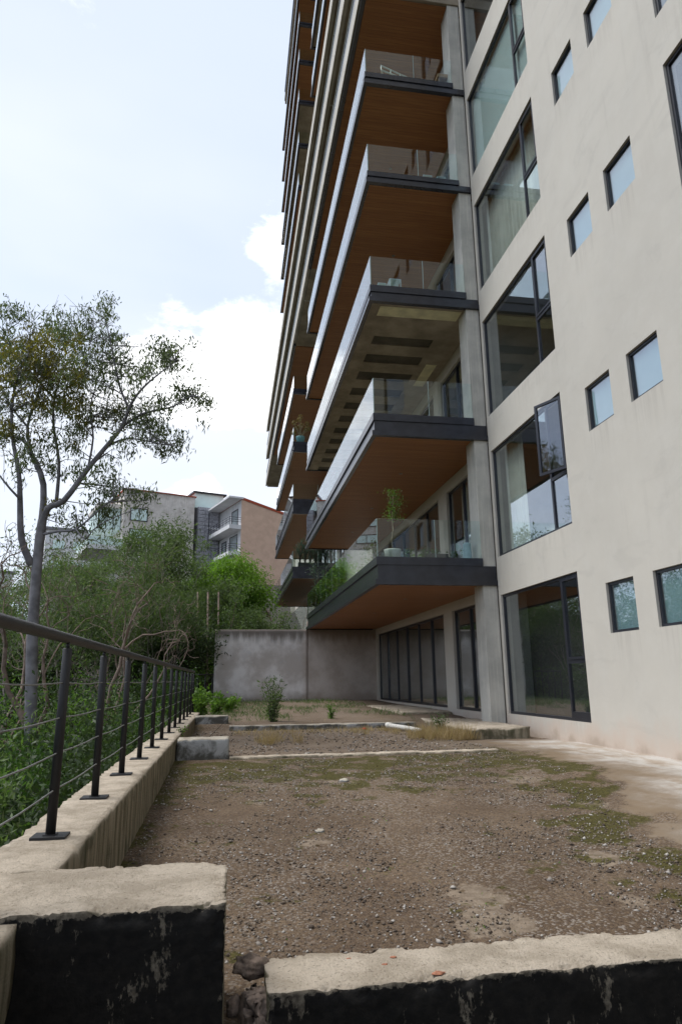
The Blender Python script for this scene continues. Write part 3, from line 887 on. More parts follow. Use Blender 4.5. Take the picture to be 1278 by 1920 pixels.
def holed_wall(x, th, ys_, zs_, holes):
    """wall in the plane x (outer face), thickness th towards +x, rectangular openings with reveals"""
    yb = sorted(set([ys_[0], ys_[1]] + [h[0] for h in holes] + [h[1] for h in holes]))
    zb = sorted(set([zs_[0], zs_[1]] + [h[2] for h in holes] + [h[3] for h in holes]))
    mb = MB()
    for i in range(len(yb) - 1):
        for j in range(len(zb) - 1):
            yc = (yb[i] + yb[i + 1]) / 2; zc = (zb[j] + zb[j + 1]) / 2
            if any(h[0] < yc < h[1] and h[2] < zc < h[3] for h in holes):
                continue
            mb.quad((x, yb[i + 1], zb[j]), (x, yb[i], zb[j]), (x, yb[i], zb[j + 1]), (x, yb[i + 1], zb[j + 1]))
            mb.quad((x + th, yb[i], zb[j]), (x + th, yb[i + 1], zb[j]), (x + th, yb[i + 1], zb[j + 1]), (x + th, yb[i], zb[j + 1]))
    for y0, y1, z0, z1 in holes:
        mb.quad((x, y0, z0), (x + th, y0, z0), (x + th, y0, z1), (x, y0, z1))
        mb.quad((x + th, y1, z0), (x, y1, z0), (x, y1, z1), (x + th, y1, z1))
        mb.quad((x, y0, z0), (x, y1, z0), (x + th, y1, z0), (x + th, y0, z0))
        mb.quad((x, y0, z1), (x + th, y0, z1), (x + th, y1, z1), (x, y1, z1))
    y0, y1 = ys_; z0, z1 = zs_
    mb.quad((x, y0, z0), (x + th, y0, z0), (x + th, y0, z1), (x, y0, z1))
    mb.quad((x + th, y1, z0), (x, y1, z0), (x, y1, z1), (x + th, y1, z1))
    mb.quad((x, y0, z1), (x, y1, z1), (x + th, y1, z1), (x + th, y0, z1))
    return mb


MAINW = [(-0.80, 1.925), (2.845, 5.555), (6.50, 9.17), (10.10, 12.77), (13.72, 16.35), (17.35, 20.0), (20.95, 23.6)]
holes = []
for z0, z1 in MAINW:
    holes.append((11.60, 15.27, z0, z1))
SMALLZ = [(0.715, 1.57), (4.35, 5.205), (7.97, 8.82), (11.57, 12.41), (15.2, 16.05), (18.8, 19.65)]
for z0, z1 in SMALLZ:
    holes.append((9.85, 10.675, z0, z1))
    holes.append((8.49, 9.33, z0, z1))
BIGZ = [(2.85, 5.55), (6.50, 9.20), (10.12, 12.82), (13.75, 16.4)]
for z0, z1 in BIGZ:
    holes.append((4.2, 7.51, z0, z1))
holed_wall(XW, 0.22, (-9.0, 15.40), (-2.4, 49.0), holes).build('facade_wall', 'cream_plaster', tw)


def frame_mb(x, y0, y1, z0, z1, t=0.055, d=0.06):
    mb = MB()
    mb.box(x, x + d, y0, y1, z0, z0 + t).box(x, x + d, y0, y1, z1 - t, z1)
    mb.box(x + .001, x + d, y0, y0 + t, z0 + t, z1 - t).box(x + .001, x + d, y1 - t, y1, z0 + t, z1 - t)
    return mb


def pane(par_, x, y0, y1, z0, z1, m='window_glass'):
    return MB().box(x, x + 0.008, y0, y1, z0, z1).build('pane', m, par_)


XF = XW + 0.045
# tall living-room windows: one wide fixed light and a narrow light with a transom
for i, (z0, z1) in enumerate(MAINW):
    mb = frame_mb(XF, 11.602, 15.268, z0 + .002, z1 - .002)
    ym = 12.33
    mb.box(XF + .002, XF + .058, ym, ym + 0.06, z0 + .05, z1 - .05)
    zt = z0 + 1.05
    mb.box(XF + .003, XF + .057, 11.65, ym, zt, zt + 0.07)
    if i == 0:
        mb.box(XF + .004, XF + .056, 11.66, ym, z0 + .05, z0 + .17)
    f = mb.build('window', 'frame_aluminium', tw)
    pane(f, XF + .028, ym + .05, 15.22, z0 + .05, z1 - .05)
    pane(f, XF + .028, 11.65, ym + .01, z0 + .05, zt + .01)
    if i != 1:
        fr_ = frame_mb(XF - .012, 11.66, ym - .002, zt + .072, z1 - .057, 0.05, 0.05).build('sash', 'frame_aluminium', f)
        pane(f, XF + .024, 11.70, ym - .04, zt + .11, z1 - .10)
    else:
        # casement standing open, hinged at its near edge
        a_ = math.radians(24)
        w_ = 0.66; h0, h1 = zt + .075, z1 - .06

        def rot(u, v, z):
            return (XF - u * math.sin(a_) + v * math.cos(a_), 11.67 + u * math.cos(a_) + v * math.sin(a_), z)
        mbs = MB()
        for (u0, u1, za, zb_) in ((0, w_, h0, h0 + .055), (0, w_, h1 - .055, h1), (0, .055, h0 + .055, h1 - .055), (w_ - .055, w_, h0 + .055, h1 - .055)):
            i0 = len(mbs.v)
            for z in (za, zb_):
                for v in (-.025, .02):
                    for u in (u0, u1):
                        mbs.v.append(rot(u, v, z))
            for q in ((0, 2, 3, 1), (4, 5, 7, 6), (0, 1, 5, 4), (2, 6, 7, 3), (0, 4, 6, 2), (1, 3, 7, 5)):
                mbs.f.append(tuple(i0 + k for k in q)); mbs.m.append(0)
        mbs.build('sash', 'frame_aluminium', f)
        MB().quad(rot(.05, 0, h0 + .05), rot(w_ - .05, 0, h0 + .05), rot(w_ - .05, 0, h1 - .05), rot(.05, 0, h1 - .05)).build('pane', 'window_glass', f)
for i, (z0, z1) in enumerate(SMALLZ):
    for (y0, y1) in ((9.85, 10.675), (8.49, 9.33)):
        f = frame_mb(XF, y0 + .002, y1 - .002, z0 + .002, z1 - .002, 0.045).build('window', 'frame_aluminium', tw)
        pane(f, XF + .025, y0 + .04, y1 - .04, z0 + .04, z1 - .04)
        MB().box(XF + .065, XF + .071, y0 + .04, y1 - .04, z0 + .04, z1 - .04).build('window_film', 'window_film', f)
for i, (z0, z1) in enumerate(BIGZ):
    mb = frame_mb(XF, 4.202, 7.508, z0 + .002, z1 - .002)
    f = mb.build('window', 'frame_aluminium', tw)
    pane(f, XF + .028, 4.25, 7.46, z0 + .05, z1 - .05)

# rooms behind the windows
mb = MB()
for k in range(0, 8):
    zb_ = 2.12 + 3.63 * (k - 1)
    mb.box(XW + .225, 13.0, -9, 15.38, zb_, zb_ + 0.30)
MB().box(XW + .7, XW + .71, 11.4, 15.37, -2.0, 2.1).build('dark_room_panel', 'interior_dark', tw)  # dark sheet close behind the ground-floor glass, standing in for an unlit room
mb.build('floor_slabs', 'interior_paint', tw)['label'] = 'pale ceilings and floors seen through the windows'
tw_rooms = MB().box(13.0, 13.2, -9, 40.0, -2.2, 27.0).box(XW + .225, 13.0, 15.385, 15.395, -2.2, 27).box(XW + .225, 13, 11.2, 11.35, -2.2, 27).box(XW + .225, 13, 7.6, 7.75, -2.2, 27).build('room_walls', 'interior_paint', tw)
MB().box(XW + .3, XW + .31, 9.6, 10.9, -2, 27).box(XW + .3, XW + .31, 8.3, 9.5, -2, 27).build('dark_room_panel', 'interior_dark', tw)  # dark sheets set close behind the small windows
MB().box(12.9, 12.99, 7.8, 15.37, 17.3, 20.0).box(XW + .45, XW + .46, 11.4, 15.37, 17.2, 20.1).build('dark_room_panel', 'interior_dark', tw)  # dark sheets giving one upper room its gloom by colour

# recessed wall behind the balconies
XR = 6.53
holes = []
FL = [(-0.86, 1.95), (2.86, 5.62), (6.55, 9.30), (10.2, 12.95), (13.9, 16.3), (17.3, 19.5), (20.7, 22.7), (23.9, 25.9), (27.0, 28.9), (30.0, 31.9), (33.2, 35.1), (36.4, 38.4), (39.6, 41.5), (42.8, 44.7)]
for z0, z1 in FL:
    holes.append((17.45, 19.40, z0, z1))
    holes.append((20.25, 29.90, z0, z1))
    holes.append((38.5, 40.5, z0, z1))
    holes.append((41.3, 51.0, z0, z1))
holed_wall(XR, 0.2, (15.401, 69.0), (-2.4, 49.0), holes).build('recess_wall', 'cream_plaster', tw)
for i, (z0, z1) in enumerate(FL):
    for (y0, y1, nd) in ((17.45, 19.40, 2), (20.25, 29.90, 6), (38.5, 40.5, 2), (41.3, 51.0, 6)):
        xf = XR + 0.08
        if y0 > 30 and i < 1: continue
        mb = frame_mb(xf, y0 + .002, y1 - .002, z0 + .002, z1 - .002, 0.07, 0.07)
        wd = (y1 - y0) / nd
        for k in range(1, nd):
            yy = y0 + wd * k if nd > 2 else y0 + 0.62
            mb.box(xf - .01 * (k % 2) - .003, xf + .062, yy - 0.045, yy + 0.045, z0 + .07, z1 - .07)
        f = mb.build('sliding_door', 'frame_aluminium', tw)
        if nd == 6 and y0 < 30 and i < 3:
            for k in range(nd):
                pane(f, xf + .03, y0 + wd * k + .045, y0 + wd * (k + 1) - .045, z0 + .07, z1 - .07)
        else:
            pane(f, xf + .03, y0 + .07, y1 - .07, z0 + .07, z1 - .07)
        if i == 0:
            MB().box(xf + .10, xf + .11, y0 + .02, y1 - .02, z0 + .02, z1 - .02).build('screen', 'screen_mesh', f)
        else:
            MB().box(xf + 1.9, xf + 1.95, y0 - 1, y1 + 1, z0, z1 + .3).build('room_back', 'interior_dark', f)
mb = MB()
for k in range(0, 8):
    zb_ = 2.12 + 3.63 * (k - 1)
    mb.box(XR + .205, 9.0, 15.6, 38, zb_, zb_ + 0.30)
mb.build('recess_floors', 'interior_paint', tw)
MB().box(6.1, 6.6, 69.0, 69.2, -2.4, 49).build('end_wall', 'cream_far', tw)
MB().box(-0.6 + 6.9, 24, -9, 69.0, 49.0, 49.3).build('roof', 'column_concrete', tw)
MB().box(13.3, 24, -9.0, 69.0, -2.4, 49.0).build('rear_block', 'cream_plaster', tw)

# concrete column beside the facade
MB().box(6.02, 6.374, 15.46, 16.05, -1.5, 20.0).build('column', 'column_concrete', tw)
o = MB().box(6.02, 6.374, 15.46, 16.05, 20.0, 49.0).build('column', 'column_concrete', tw)

# ---- balconies
XB = 3.40


def balcony(y0, y1, zb_, zp, zgt, kind, far=False, panels=None, lip=0.125):
    """zb_: underside of the lip, zp: foot of the glass, zgt: top of the glass"""
    h = zp - zb_
    plin = min(0.19, h * 0.42)
    mb = MB()
    mb.box(XB + .10, XR - .003, y0 + .10, y1 - .10, zb_ + .10, zp - plin)
    sl = mb.build('balcony', 'soffit_concrete', tw)
    # steel edge: bottom lip, web, top plinth
    fa = MB()
    XE = 6.374
    web0, web1 = zb_ + lip, zp - plin
    fa.box(XB - .045, XE + .03 if y0 < 20 else XE, y0 - .035, y0 + .10, zb_, web0)
    fa.box(XB - .045, XB + .07, y0 + .1005, y1, zb_ + .001, web0 - .001)
    fa.box(XB + .02, XE, y0 + .012, y0 + .10, web0 - .002, web1 + .001)
    fa.box(XB + .03, XB + .09, y0 + .1005, y1 - .02, web0 - .002, web1 + .001)
    fa.box(XB - .012, 6.04 if y0 < 20 else XE, y0 - .02, y0 + .09, web1, zp)
    fa.box(XB - .012, XB + .07, y0 + .0905, y1, web1 + .001, zp - .001)
    fa.box(XB + .07, XE, y1 - .1, y1, zb_ + .002, web1)
    fa.build('edge_beam', 'black_steel', sl)
    x0s, x1s, y0s, y1s = XB + .07, XR - .006, y0 + .10, y1 - .10
    if kind == 'wood':
        MB().box(x0s, x1s, y0s, y1s, zb_ + .045, zb_ + .09).build('soffit', 'wood_planks', sl)
        if not far:
            for yy in (y0 + 3.2, y0 + 7.4, y0 + 11.4):
                MB().lathe((4.9, yy, zb_ + .038), [(0.055, 0.0), (0.05, 0.02)], 14).build('downlight', 'lamp_trim', sl, True)
    elif kind == 'coffer':
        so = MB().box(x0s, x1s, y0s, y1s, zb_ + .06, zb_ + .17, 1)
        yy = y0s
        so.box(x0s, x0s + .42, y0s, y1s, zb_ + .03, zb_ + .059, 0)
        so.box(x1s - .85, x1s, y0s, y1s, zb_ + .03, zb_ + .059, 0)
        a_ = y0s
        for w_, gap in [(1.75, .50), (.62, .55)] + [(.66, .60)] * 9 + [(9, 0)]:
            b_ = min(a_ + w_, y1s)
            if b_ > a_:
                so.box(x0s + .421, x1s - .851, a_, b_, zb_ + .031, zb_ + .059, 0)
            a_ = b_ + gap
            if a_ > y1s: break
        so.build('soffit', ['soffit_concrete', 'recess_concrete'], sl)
        MB().box(x0s + .25, x1s - .55, y0s + .14, y0s + .62, zb_ + .018, zb_ + .029).build('paint_patch', 'patch_paint', sl)
        MB().box(x1s - .62, x1s - .28, y0s + 3.3, y0s + 4.9, zb_ + .018, zb_ + .029).build('paint_patch', 'patch_paint', sl)
    # glass
    if far:
        n_ = 1
    else:
        n_ = panels or 10
    L = (y1 - y0) / n_
    for k in range(n_):
        MB().box(XB + .012, XB + .026, y0 + L * k + (.006 if k else .0), y0 + L * (k + 1) - .006, zp - .002, zgt).build('glass_panel', 'railing_glass', sl)
    xe = 6.02 if y0 < 20 else XE
    xj = 4.86
    if y0 < 20 or True:
        MB().box(XB + .03, xj - .006, y0 + .012, y0 + .026, zp - .002, zgt).build('glass_panel', 'railing_glass', sl)
        MB().box(xj + .006, xe, y0 + .012, y0 + .026, zp - .002, zgt).build('glass_panel', 'railing_glass', sl)
        MB().box(xj - .006, xj + .006, y0 + .010, y0 + .028, zp, zgt).box(XB + .010, XB + .03, y0 + .010, y0 + .012, zp, zgt).build('glass_joint', 'glass_edge', sl)
    return sl


simple('patch_paint', (0.66, 0.62, 0.40), 0.9, 0.15, 3.0)
Y0 = 15.42
B = [
    (30.22, 2.17, 2.835, 3.774, 'wood'), (30.60, 5.90, 6.49, 7.455, 'wood'), (30.30, 9.64, 10.12, 10.99, 'coffer'),
    (30.40, 13.31, 13.68, 14.58, 'wood'), (30.0, 16.66, 17.06, 17.90, 'wood')]
for y1, zb_, zp, zgt, kd in B:
    balcony(Y0, y1, zb_, zp, zgt, kd)
B2 = [(52.8, 5.58, 6.25, 7.15, 'wood'), (52.6, 9.33, 10.23, 11.13, 'wood'), (52.0, 13.10, 13.75, 14.65, 'wood'), (51.6, 16.80, 17.15, 18.0, 'wood')]
for y1, zb_, zp, zgt, kd in B2:
    balcony(37.6, y1, zb_, zp, zgt, kd, far=True)
UP = [(29.3, 'wood'), (32.4, 'coffer2'), (35.7, 'wood'), (38.9, 'wood'), (42.0, 'wood'), (45.2, 'wood')]
for i, (zb_, kd) in enumerate(UP):
    k1 = 'concrete' if kd == 'coffer2' else kd
    balcony(Y0, 28.4, zb_, zb_ + 0.34, zb_ + 1.2, k1, far=True)
    balcony(35.2, 49.7, zb_, zb_ + 0.34, zb_ + 1.2, 'concrete' if i == 2 else kd if kd == 'wood' else 'concrete', far=True)
# long unfinished ledges that run past both bays
for i, (zb_, gap) in enumerate(((20.0, 1), (23.15, 0), (26.3, 0))):
    y1 = 69.2
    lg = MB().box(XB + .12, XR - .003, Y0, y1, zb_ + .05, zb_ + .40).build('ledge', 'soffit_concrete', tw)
    MB().box(XB - .06, XB + .10, Y0 - .03, y1, zb_ + (.14 if i == 0 else .0), zb_ + .78).build('edge_band', 'ledge_cream', lg)
    if i < 2:
        MB().box(XB + .02, XB + .05, Y0, y1, zb_ + .78, zb_ + 1.62).build('infill_panel', 'black_steel', lg)
        MB().tube([(XB + .02, Y0, zb_ + 1.66), (XB + .02, y1, zb_ + 1.66)], 0.03, 8).build('handrail', 'ladder_alu', lg)
    if i == 0:
        MB().box(XB + .0, XB + .13, Y0 - .02, 29.6, zb_, zb_ + .13).box(XB + .02, XB + .14, 37.6, 58.6, zb_, zb_ + .13).build('edge_beam', 'black_steel', lg)
        MB().box(XB + .14, XR - .01, Y0 + .1, 29.5, zb_ + .0, zb_ + .045).box(XB + .15, XR - .01, 37.7, 58.5, zb_ + .0, zb_ + .045).build('soffit', 'wood_planks', lg)
    for yy in (21.8, 32.5, 43.8, 55.0):
        MB().box(XB + .1, XR - .01, yy + i * 0.9, yy + i * 0.9 + .05, zb_ + .02, zb_ + .048).build('slab_joint', 'ledge_cream', lg)
MB().box(4.1, 4.5, 31.2, 31.6, 27.0, 29.2).build('pillar', 'ledge_cream', tw)
# balustrade on the roof
rr = MB()
rr.tube([(XB, Y0, 49.2), (XB, 47.4, 49.2)], 0.06, 8).tube([(XB, Y0, 48.25), (XB, 47.4, 48.25)], 0.06, 8)
rr.build('roof_rail', 'black_steel', tw)
yy = Y0 + .3
first = None
while yy < 47.4:
    if first is None:
        first = MB().box(XB - .03, XB + .05, yy, yy + .09, 48.2, 49.2).build('baluster', 'black_steel', tw); fy = yy
    else:
        c = first.copy(); COL.objects.link(c); c.parent = tw; c.location = first.location + Vector((0, yy - fy, 0))
    yy += 0.95
MB().box(XB, XR, Y0, 47.4, 47.9, 48.2).build('roof_slab', 'soffit_concrete', tw)
# low terrace glass beyond the boundary wall
gl_ = thing('glass_balustrade', 'low glass balustrade before the pale far end of the tower', 'balustrade', (5.6, 60, 2.0))
MB().box(5.0, 5.03, 44.0, 68.0, 1.5, 5.3).build('glass_panel', 'railing_glass', gl_)
MB().box(5.0, 6.5, 44.0, 69.0, -2.4, 1.5).build('base_wall', 'cream_far', gl_)

# ------------------------------------------------------------------ curtains and blinds
def curtain(y0, y1, z0, z1, x, label, cat='curtain', m='curtain_cloth', folds=11, amp=0.06):
    n_ = int((y1 - y0) * 60)
    V = []
    for j in range(6):
        z = z0 + (z1 - z0) * j / 5
        for i in range(n_ + 1):
            t = i / n_
            y = y0 + (y1 - y0) * t
            a_ = amp * (0.6 + 0.4 * j / 5 * -1)
            V.append((x + a_ * math.sin((y - y0) * folds * 2.6 + 1.3 * math.sin(y * 5)) + 0.012 * math.sin(y * 61), y, z))
    Fs = []
    for j in range(5):
        for i in range(n_):
            a_ = j * (n_ + 1) + i
            Fs.append((a_, a_ + 1, a_ + n_ + 2, a_ + n_ + 1))
    return tag(fast('curtain', np.array(V), np.array(Fs), m, smooth=True), label, cat)


curtain(14.25, 15.22, 2.72, 5.72, XW + .36, 'drawn-back pale curtain at the left of the window with the open casement')
curtain(12.0, 15.22, 10.0, 12.9, XW + .36, 'full pleated pale curtain behind the third tall window up')
curtain(17.7, 18.9, 2.85, 5.6, XR + .32, 'beige curtain behind the balcony door beside the column', folds=9)
curtain(11.65, 12.0, 10.0, 12.9, XW + .34, 'narrow bunched curtain in the side light of the third tall window', folds=14)
bl = MB().box(XW + .17, XW + .176, 11.62, 15.25, 13.74, 16.33).build('roller_blind', 'blind_pale'); tag(bl, 'pale green-blue roller blind filling the fourth tall window up', 'blind')

# ------------------------------------------------------------------ things on the balconies
def stems_plant(name, label, cat, loc, h, n_stem, n_leaf, lm, spread, ll, lw_, stem_m='bark_dark', up=0.7, group=None, sr=0.006, low=0.15):
    t = thing(name, label, cat, loc, group)
    st = MB(); Cs = []; Ds = []
    for k in range(n_stem):
        a_ = RS.rand() * 6.28; q = RS.rand() ** 0.6 * spread
        top = Vector((math.cos(a_) * q, math.sin(a_) * q, h * RS.uniform(0.6, 1.0)))
        mid = Vector((top.x * .35, top.y * .35, top.z * .5))
        pts = [Vector((0, 0, 0)) + Vector((math.cos(a_), math.sin(a_), 0)) * spread * .1, mid, top]
        st.tube([tuple(Vector(loc) + p) for p in pts], [sr * 1.5, sr, sr * .5], 5)
        for _ in range(max(1, n_leaf // n_stem)):
            s_ = RS.uniform(low, 1.0)
            p = pts[0].lerp(mid, s_ * 2) if s_ < .5 else mid.lerp(top, s_ * 2 - 1)
            d = RS.normal(size=3); d[2] = d[2] * .5 + up
            Cs.append(np.array(p) + d / np.linalg.norm(d) * ll * .6 + RS.normal(size=3) * ll * .35); Ds.append(d)
    st.build('stem', stem_m, t)
    V, Fq = leaves(np.array(Cs) + np.array(loc), np.array(Ds), RS.uniform(.6, 1.1, len(Cs)) * ll, RS.uniform(.7, 1.1, len(Cs)) * lw_)
    fast('foliage', V, Fq, lm, t, rnd=RS.rand(len(Cs)))
    return t


def pot(name, label, c, r, h, m, taper=.85, group=None):
    t = thing(name, label, 'pot', c, group)
    MB().lathe(c, [(r * taper, 0), (r, h * .9), (r, h), (r * .88, h), (r * .86, h * .85)], 24).build('body', m, t, True)
    MB().lathe(c, [(r * .85, h * .80), (r * .85, h * .84)], 20).build('soil', 'soil_dark', t)
    return t


c0 = (3.92, 15.95, 2.84)
pot('plant_pot', 'round grey-green pot holding the slim tree on the lowest balcony', c0, 0.21, 0.27, 'pot_celadon')
t = thing('potted_tree', 'slim leafy little tree rising from the grey-green pot on the lowest balcony', 'potted tree', (c0[0], c0[1], c0[2] + .22))
MB().tube([(3.92, 15.95, 3.06), (3.90, 15.95, 3.35), (3.95, 15.96, 3.62), (3.93, 15.94, 3.9), (3.96, 15.95, 4.3), (3.98, 15.95, 4.55)], [.013, .011, .010, .008, .006, .003], 7).build('trunk', 'cane_pale', t, True)
n = 520
C = np.stack([RS.normal(0, .115, n) + 3.98, RS.normal(0, .10, n) + 15.95, RS.uniform(-1, 1, n)], -1)
C[:, 2] = 4.25 + C[:, 2] * .42; C[:, 0] += .05 * np.sin(C[:, 2] * 9)
D = RS.normal(size=(n, 3)); D[:, 2] -= .2
V, Fq = leaves(C, D, .055, .022)
fast('foliage', V, Fq, 'leaf_bright', t, rnd=RS.rand(n) * .6)
mb = MB()
for k in range(22):
    a_ = RS.rand() * 6.28; z_ = RS.uniform(3.85, 4.5)
    mb.tube([(3.95, 15.95, z_ - .1), (3.95 + math.cos(a_) * .18, 15.95 + math.sin(a_) * .18, z_ + .1)], [.004, .002], 4)
mb.build('twig', 'bark_dark', t)
# watering canister
t = thing('canister', 'pale blue-grey tapered canister beside the column on the lowest balcony', 'canister', (5.83, 15.9, 2.84))
MB().lathe((5.83, 15.9, 2.84), [(.115, 0), (.12, .04), (.095, .42), (.10, .44), (.07, .47), (.0, .48)], 24).build('body', 'canister_blue', t, True)
MB().tube([(5.76, 15.88, 3.10), (5.66, 15.88, 3.16), (5.65, 15.88, 3.24)], .014, 8).build('spout', 'canister_blue', t, True)
for i, (x_, s_) in enumerate(((4.35, .8), (4.72, 1.0), (5.05, .9), (5.5, .7))):
    lb = ['small leafy plant right of the slim tree behind the balcony glass', 'bushy little plant at the glass joint of the lowest balcony', 'leafy plant in the dark planter on the lowest balcony', 'small plant left of the pale canister on the lowest balcony'][i]
    stems_plant('balcony_plant', lb, 'plant', (x_, 16.05, 2.9), .30 * s_, 9, 150, 'leaf_shrub', .16 * s_, .075, .03, group='low plants on the lowest balcony')
pl = thing('planter', 'long low black planter at the middle of the lowest balcony', 'planter', (5.0, 16.1, 2.84))
MB().box(4.78, 5.36, 15.98, 16.22, 2.84, 3.04).build('body', 'black_plastic', pl)
# glass lanterns
def lantern(loc, s, label, grp):
    t = thing('lantern', label, 'lantern', loc, grp)
    x, y, z = loc; a_ = s * .5; h = s * 1.25
    mb = MB().box(x - a_, x + a_, y - a_, y + a_, z, z + .02)
    for sx in (-1, 1):
        for sy in (-1, 1):
            mb.box(x + sx * a_ * .93 - .008, x + sx * a_ * .93 + .008, y + sy * a_ * .93 - .008, y + sy * a_ * .93 + .008, z + .02, z + h)
    mb.box(x - a_, x + a_, y - a_, y + a_, z + h, z + h + .015)
    mb.build('frame', 'lantern_frame', t)
    MB().box(x - a_ * .86, x + a_ * .86, y - a_ * .9, y - a_ * .86, z + .02, z + h).build('pane', 'railing_glass', t)
    MB().lathe((x, y, z + .02), [(.05, 0), (.05, .12), (.045, .13)], 12).build('candle', 'candle_wax', t, True)
    return t


lantern((5.23, 15.85, 13.69), .26, 'left glass lantern on the fourth balcony up', 'lanterns on the fourth balcony')
lantern((5.64, 15.85, 13.69), .26, 'right glass lantern nearer the column on the fourth balcony up', 'lanterns on the fourth balcony')
lantern((3.80, 15.85, 10.13), .22, 'smaller glass lantern at the corner of the third balcony up', 'lanterns on the third balcony')
lantern((4.16, 15.85, 10.13), .32, 'taller glass lantern on the third balcony up', 'lanterns on the third balcony')
# ladder, bag and crate on the fifth balcony
t = thing('ladder', 'aluminium ladder lying on its side on the fifth balcony', 'ladder', (5.0, 15.9, 17.08))
for dz in (0.0, .30):
    MB().tube([(3.98, 15.8 + dz * .2, 17.62 + dz * .8), (6.15, 15.95 + dz * .2, 17.14 + dz * .18)], .022, 6).build('rail', 'ladder_alu', t)
for k in range(8):
    f_ = k / 7.5
    x_ = 3.98 + 2.17 * f_
    MB().tube([(x_, 15.8 + .15 * f_, 17.62 - .48 * f_), (x_ + .02, 15.86 + .15 * f_, 17.86 - .67 * f_)], .016, 6).build('rung', 'ladder_alu', t)
MB().tube([(4.02, 15.85, 17.07), (4.02, 15.85, 17.70)], .03, 6).build('prop', 'cane_pale', t)
o = rock('red_bag', (5.28, 15.78, 17.18), .135, 7.7, 'red_cloth', (1.2, .7, .85)); tag(o, 'bright red cloth bag beside the ladder on the fifth balcony', 'bag')
o = rock('paper_bag', (5.50, 15.82, 17.17), .085, 3.7, 'cardboard', (.9, .7, 1.2)); tag(o, 'small brown crumpled bag right of the red bag on the balcony', 'bag')
t = thing('storage_crate', 'grey open crate leaning by the column on the fifth balcony', 'crate', (6.02, 15.9, 17.08))
MB().prism([(5.72, 15.75), (6.24, 15.75), (6.24, 16.15), (5.72, 16.15)], 17.08, 17.11).box(5.72, 5.74, 15.75, 16.15, 17.11, 17.45).box(6.22, 6.24, 15.75, 16.15, 17.11, 17.45).box(5.741, 6.219, 15.75, 15.77, 17.11, 17.45).box(5.741, 6.219, 16.13, 16.15, 17.11, 17.45).build('body', 'grey_crate', t)
o = MB().box(5.70, 6.26, 15.73, 16.17, 17.60, 17.72).box(5.76, 5.78, 15.8, 16.1, 17.42, 17.60).box(6.18, 6.2, 15.8, 16.1, 17.42, 17.60).box(5.78, 6.18, 16.08, 16.1, 17.42, 17.6).build('cardboard_box', 'cardboard'); tag(o, 'brown cardboard box on top of the grey crate', 'box')

# second bay: dried flower ball plant, grasses, shrub
c0 = (3.86, 37.95, 13.76)
pot('plant_pot', 'pale blue pot holding the dried flower balls on a far balcony', c0, 0.27, 0.42, 'pot_blue', .75)
t = thing('dried_flowers', 'plant with ochre dried flower balls in the pale blue pot', 'plant', (c0[0], c0[1], c0[2] + .35))
mb = MB()
balls = [(0, 0, 1.35), (-.38, .0, .95), (.4, .05, .95), (-.2, .1, .72), (.33, -.1, .55), (-.42, .1, .35), (.1, .2, .9), (.5, 0, .62), (-.1, -.1, 1.1)]
Cs = []
for bx, by, bz in balls:
    mb.tube([(c0[0], c0[1], c0[2] + .36), (c0[0] + bx, c0[1] + by, c0[2] + .36 + bz)], .012, 5)
    for _ in range(60):
        d = RS.normal(size=3); d /= np.linalg.norm(d)
        Cs.append(np.array([c0[0] + bx, c0[1] + by, c0[2] + .36 + bz]) + d * .13)
mb.build('stem', 'cane_pale', t)
Cs = np.array(Cs)
V, Fq = leaves(Cs, RS.normal(size=Cs.shape), .11, .045)
fast('foliage', V, Fq, 'leaf_ochre', t, rnd=RS.rand(len(Cs)))
pg = thing('long_planter', 'long dark planter under the tall grasses on the lowest far balcony', 'planter', (4.6, 37.9, 6.26))
MB().box(3.75, 5.9, 37.75, 38.05, 6.26, 6.52).build('body', 'black_plastic', pg)
for k in range(7):
    lb = ['leftmost', 'second', 'third', 'fourth', 'fifth', 'sixth', 'rightmost'][k] + ' grass tuft in the long planter on the lowest far balcony'
    stems_plant('balcony_grass', lb, 'grass', (3.85 + k * .30, 37.9, 6.45), 1.25 + .2 * math.sin(k * 2), 26, 90, 'leaf_bluegreen', .28, .45, .045, group='tall grasses in the far planter', up=1.6, sr=.008)
stems_plant('balcony_shrub', 'feathery grey-green shrub at the far end of the lowest balcony', 'shrub', (3.75, 28.2, 2.85), 2.3, 16, 700, 'leaf_bluegreen', .75, .17, .03, up=.3, sr=.010, low=.35)

# ------------------------------------------------------------------ weeds on the terrace
def grass_tuft(cx, cy, r, n_, h, label, name='dry_grass'):
    nb = max(4, n_ // 40)
    bx = cx + RS.normal(0, r * .55, nb); by = cy + RS.normal(0, r * .55, nb)
    n_ = nb * (n_ // nb); h = h * np.repeat(RS.uniform(.5, 1.15, nb), n_ // nb)
    x = np.repeat(bx, n_ // nb) + RS.normal(0, .05, n_); y = np.repeat(by, n_ // nb) + RS.normal(0, .05, n_)
    L = h * RS.uniform(.4, 1.0, n_)
    D = RS.normal(size=(n_, 3)) * .38; D[:, 2] = 1
    D /= np.linalg.norm(D, axis=1)[:, None]
    C = np.stack([x, y, zg(x, y)], -1) + D * L[:, None] * .45
    V, Fq = leaves(C, D, L, .006)
    return fast(name, V, Fq, 'dry_grass', rnd=RS.rand(n_))


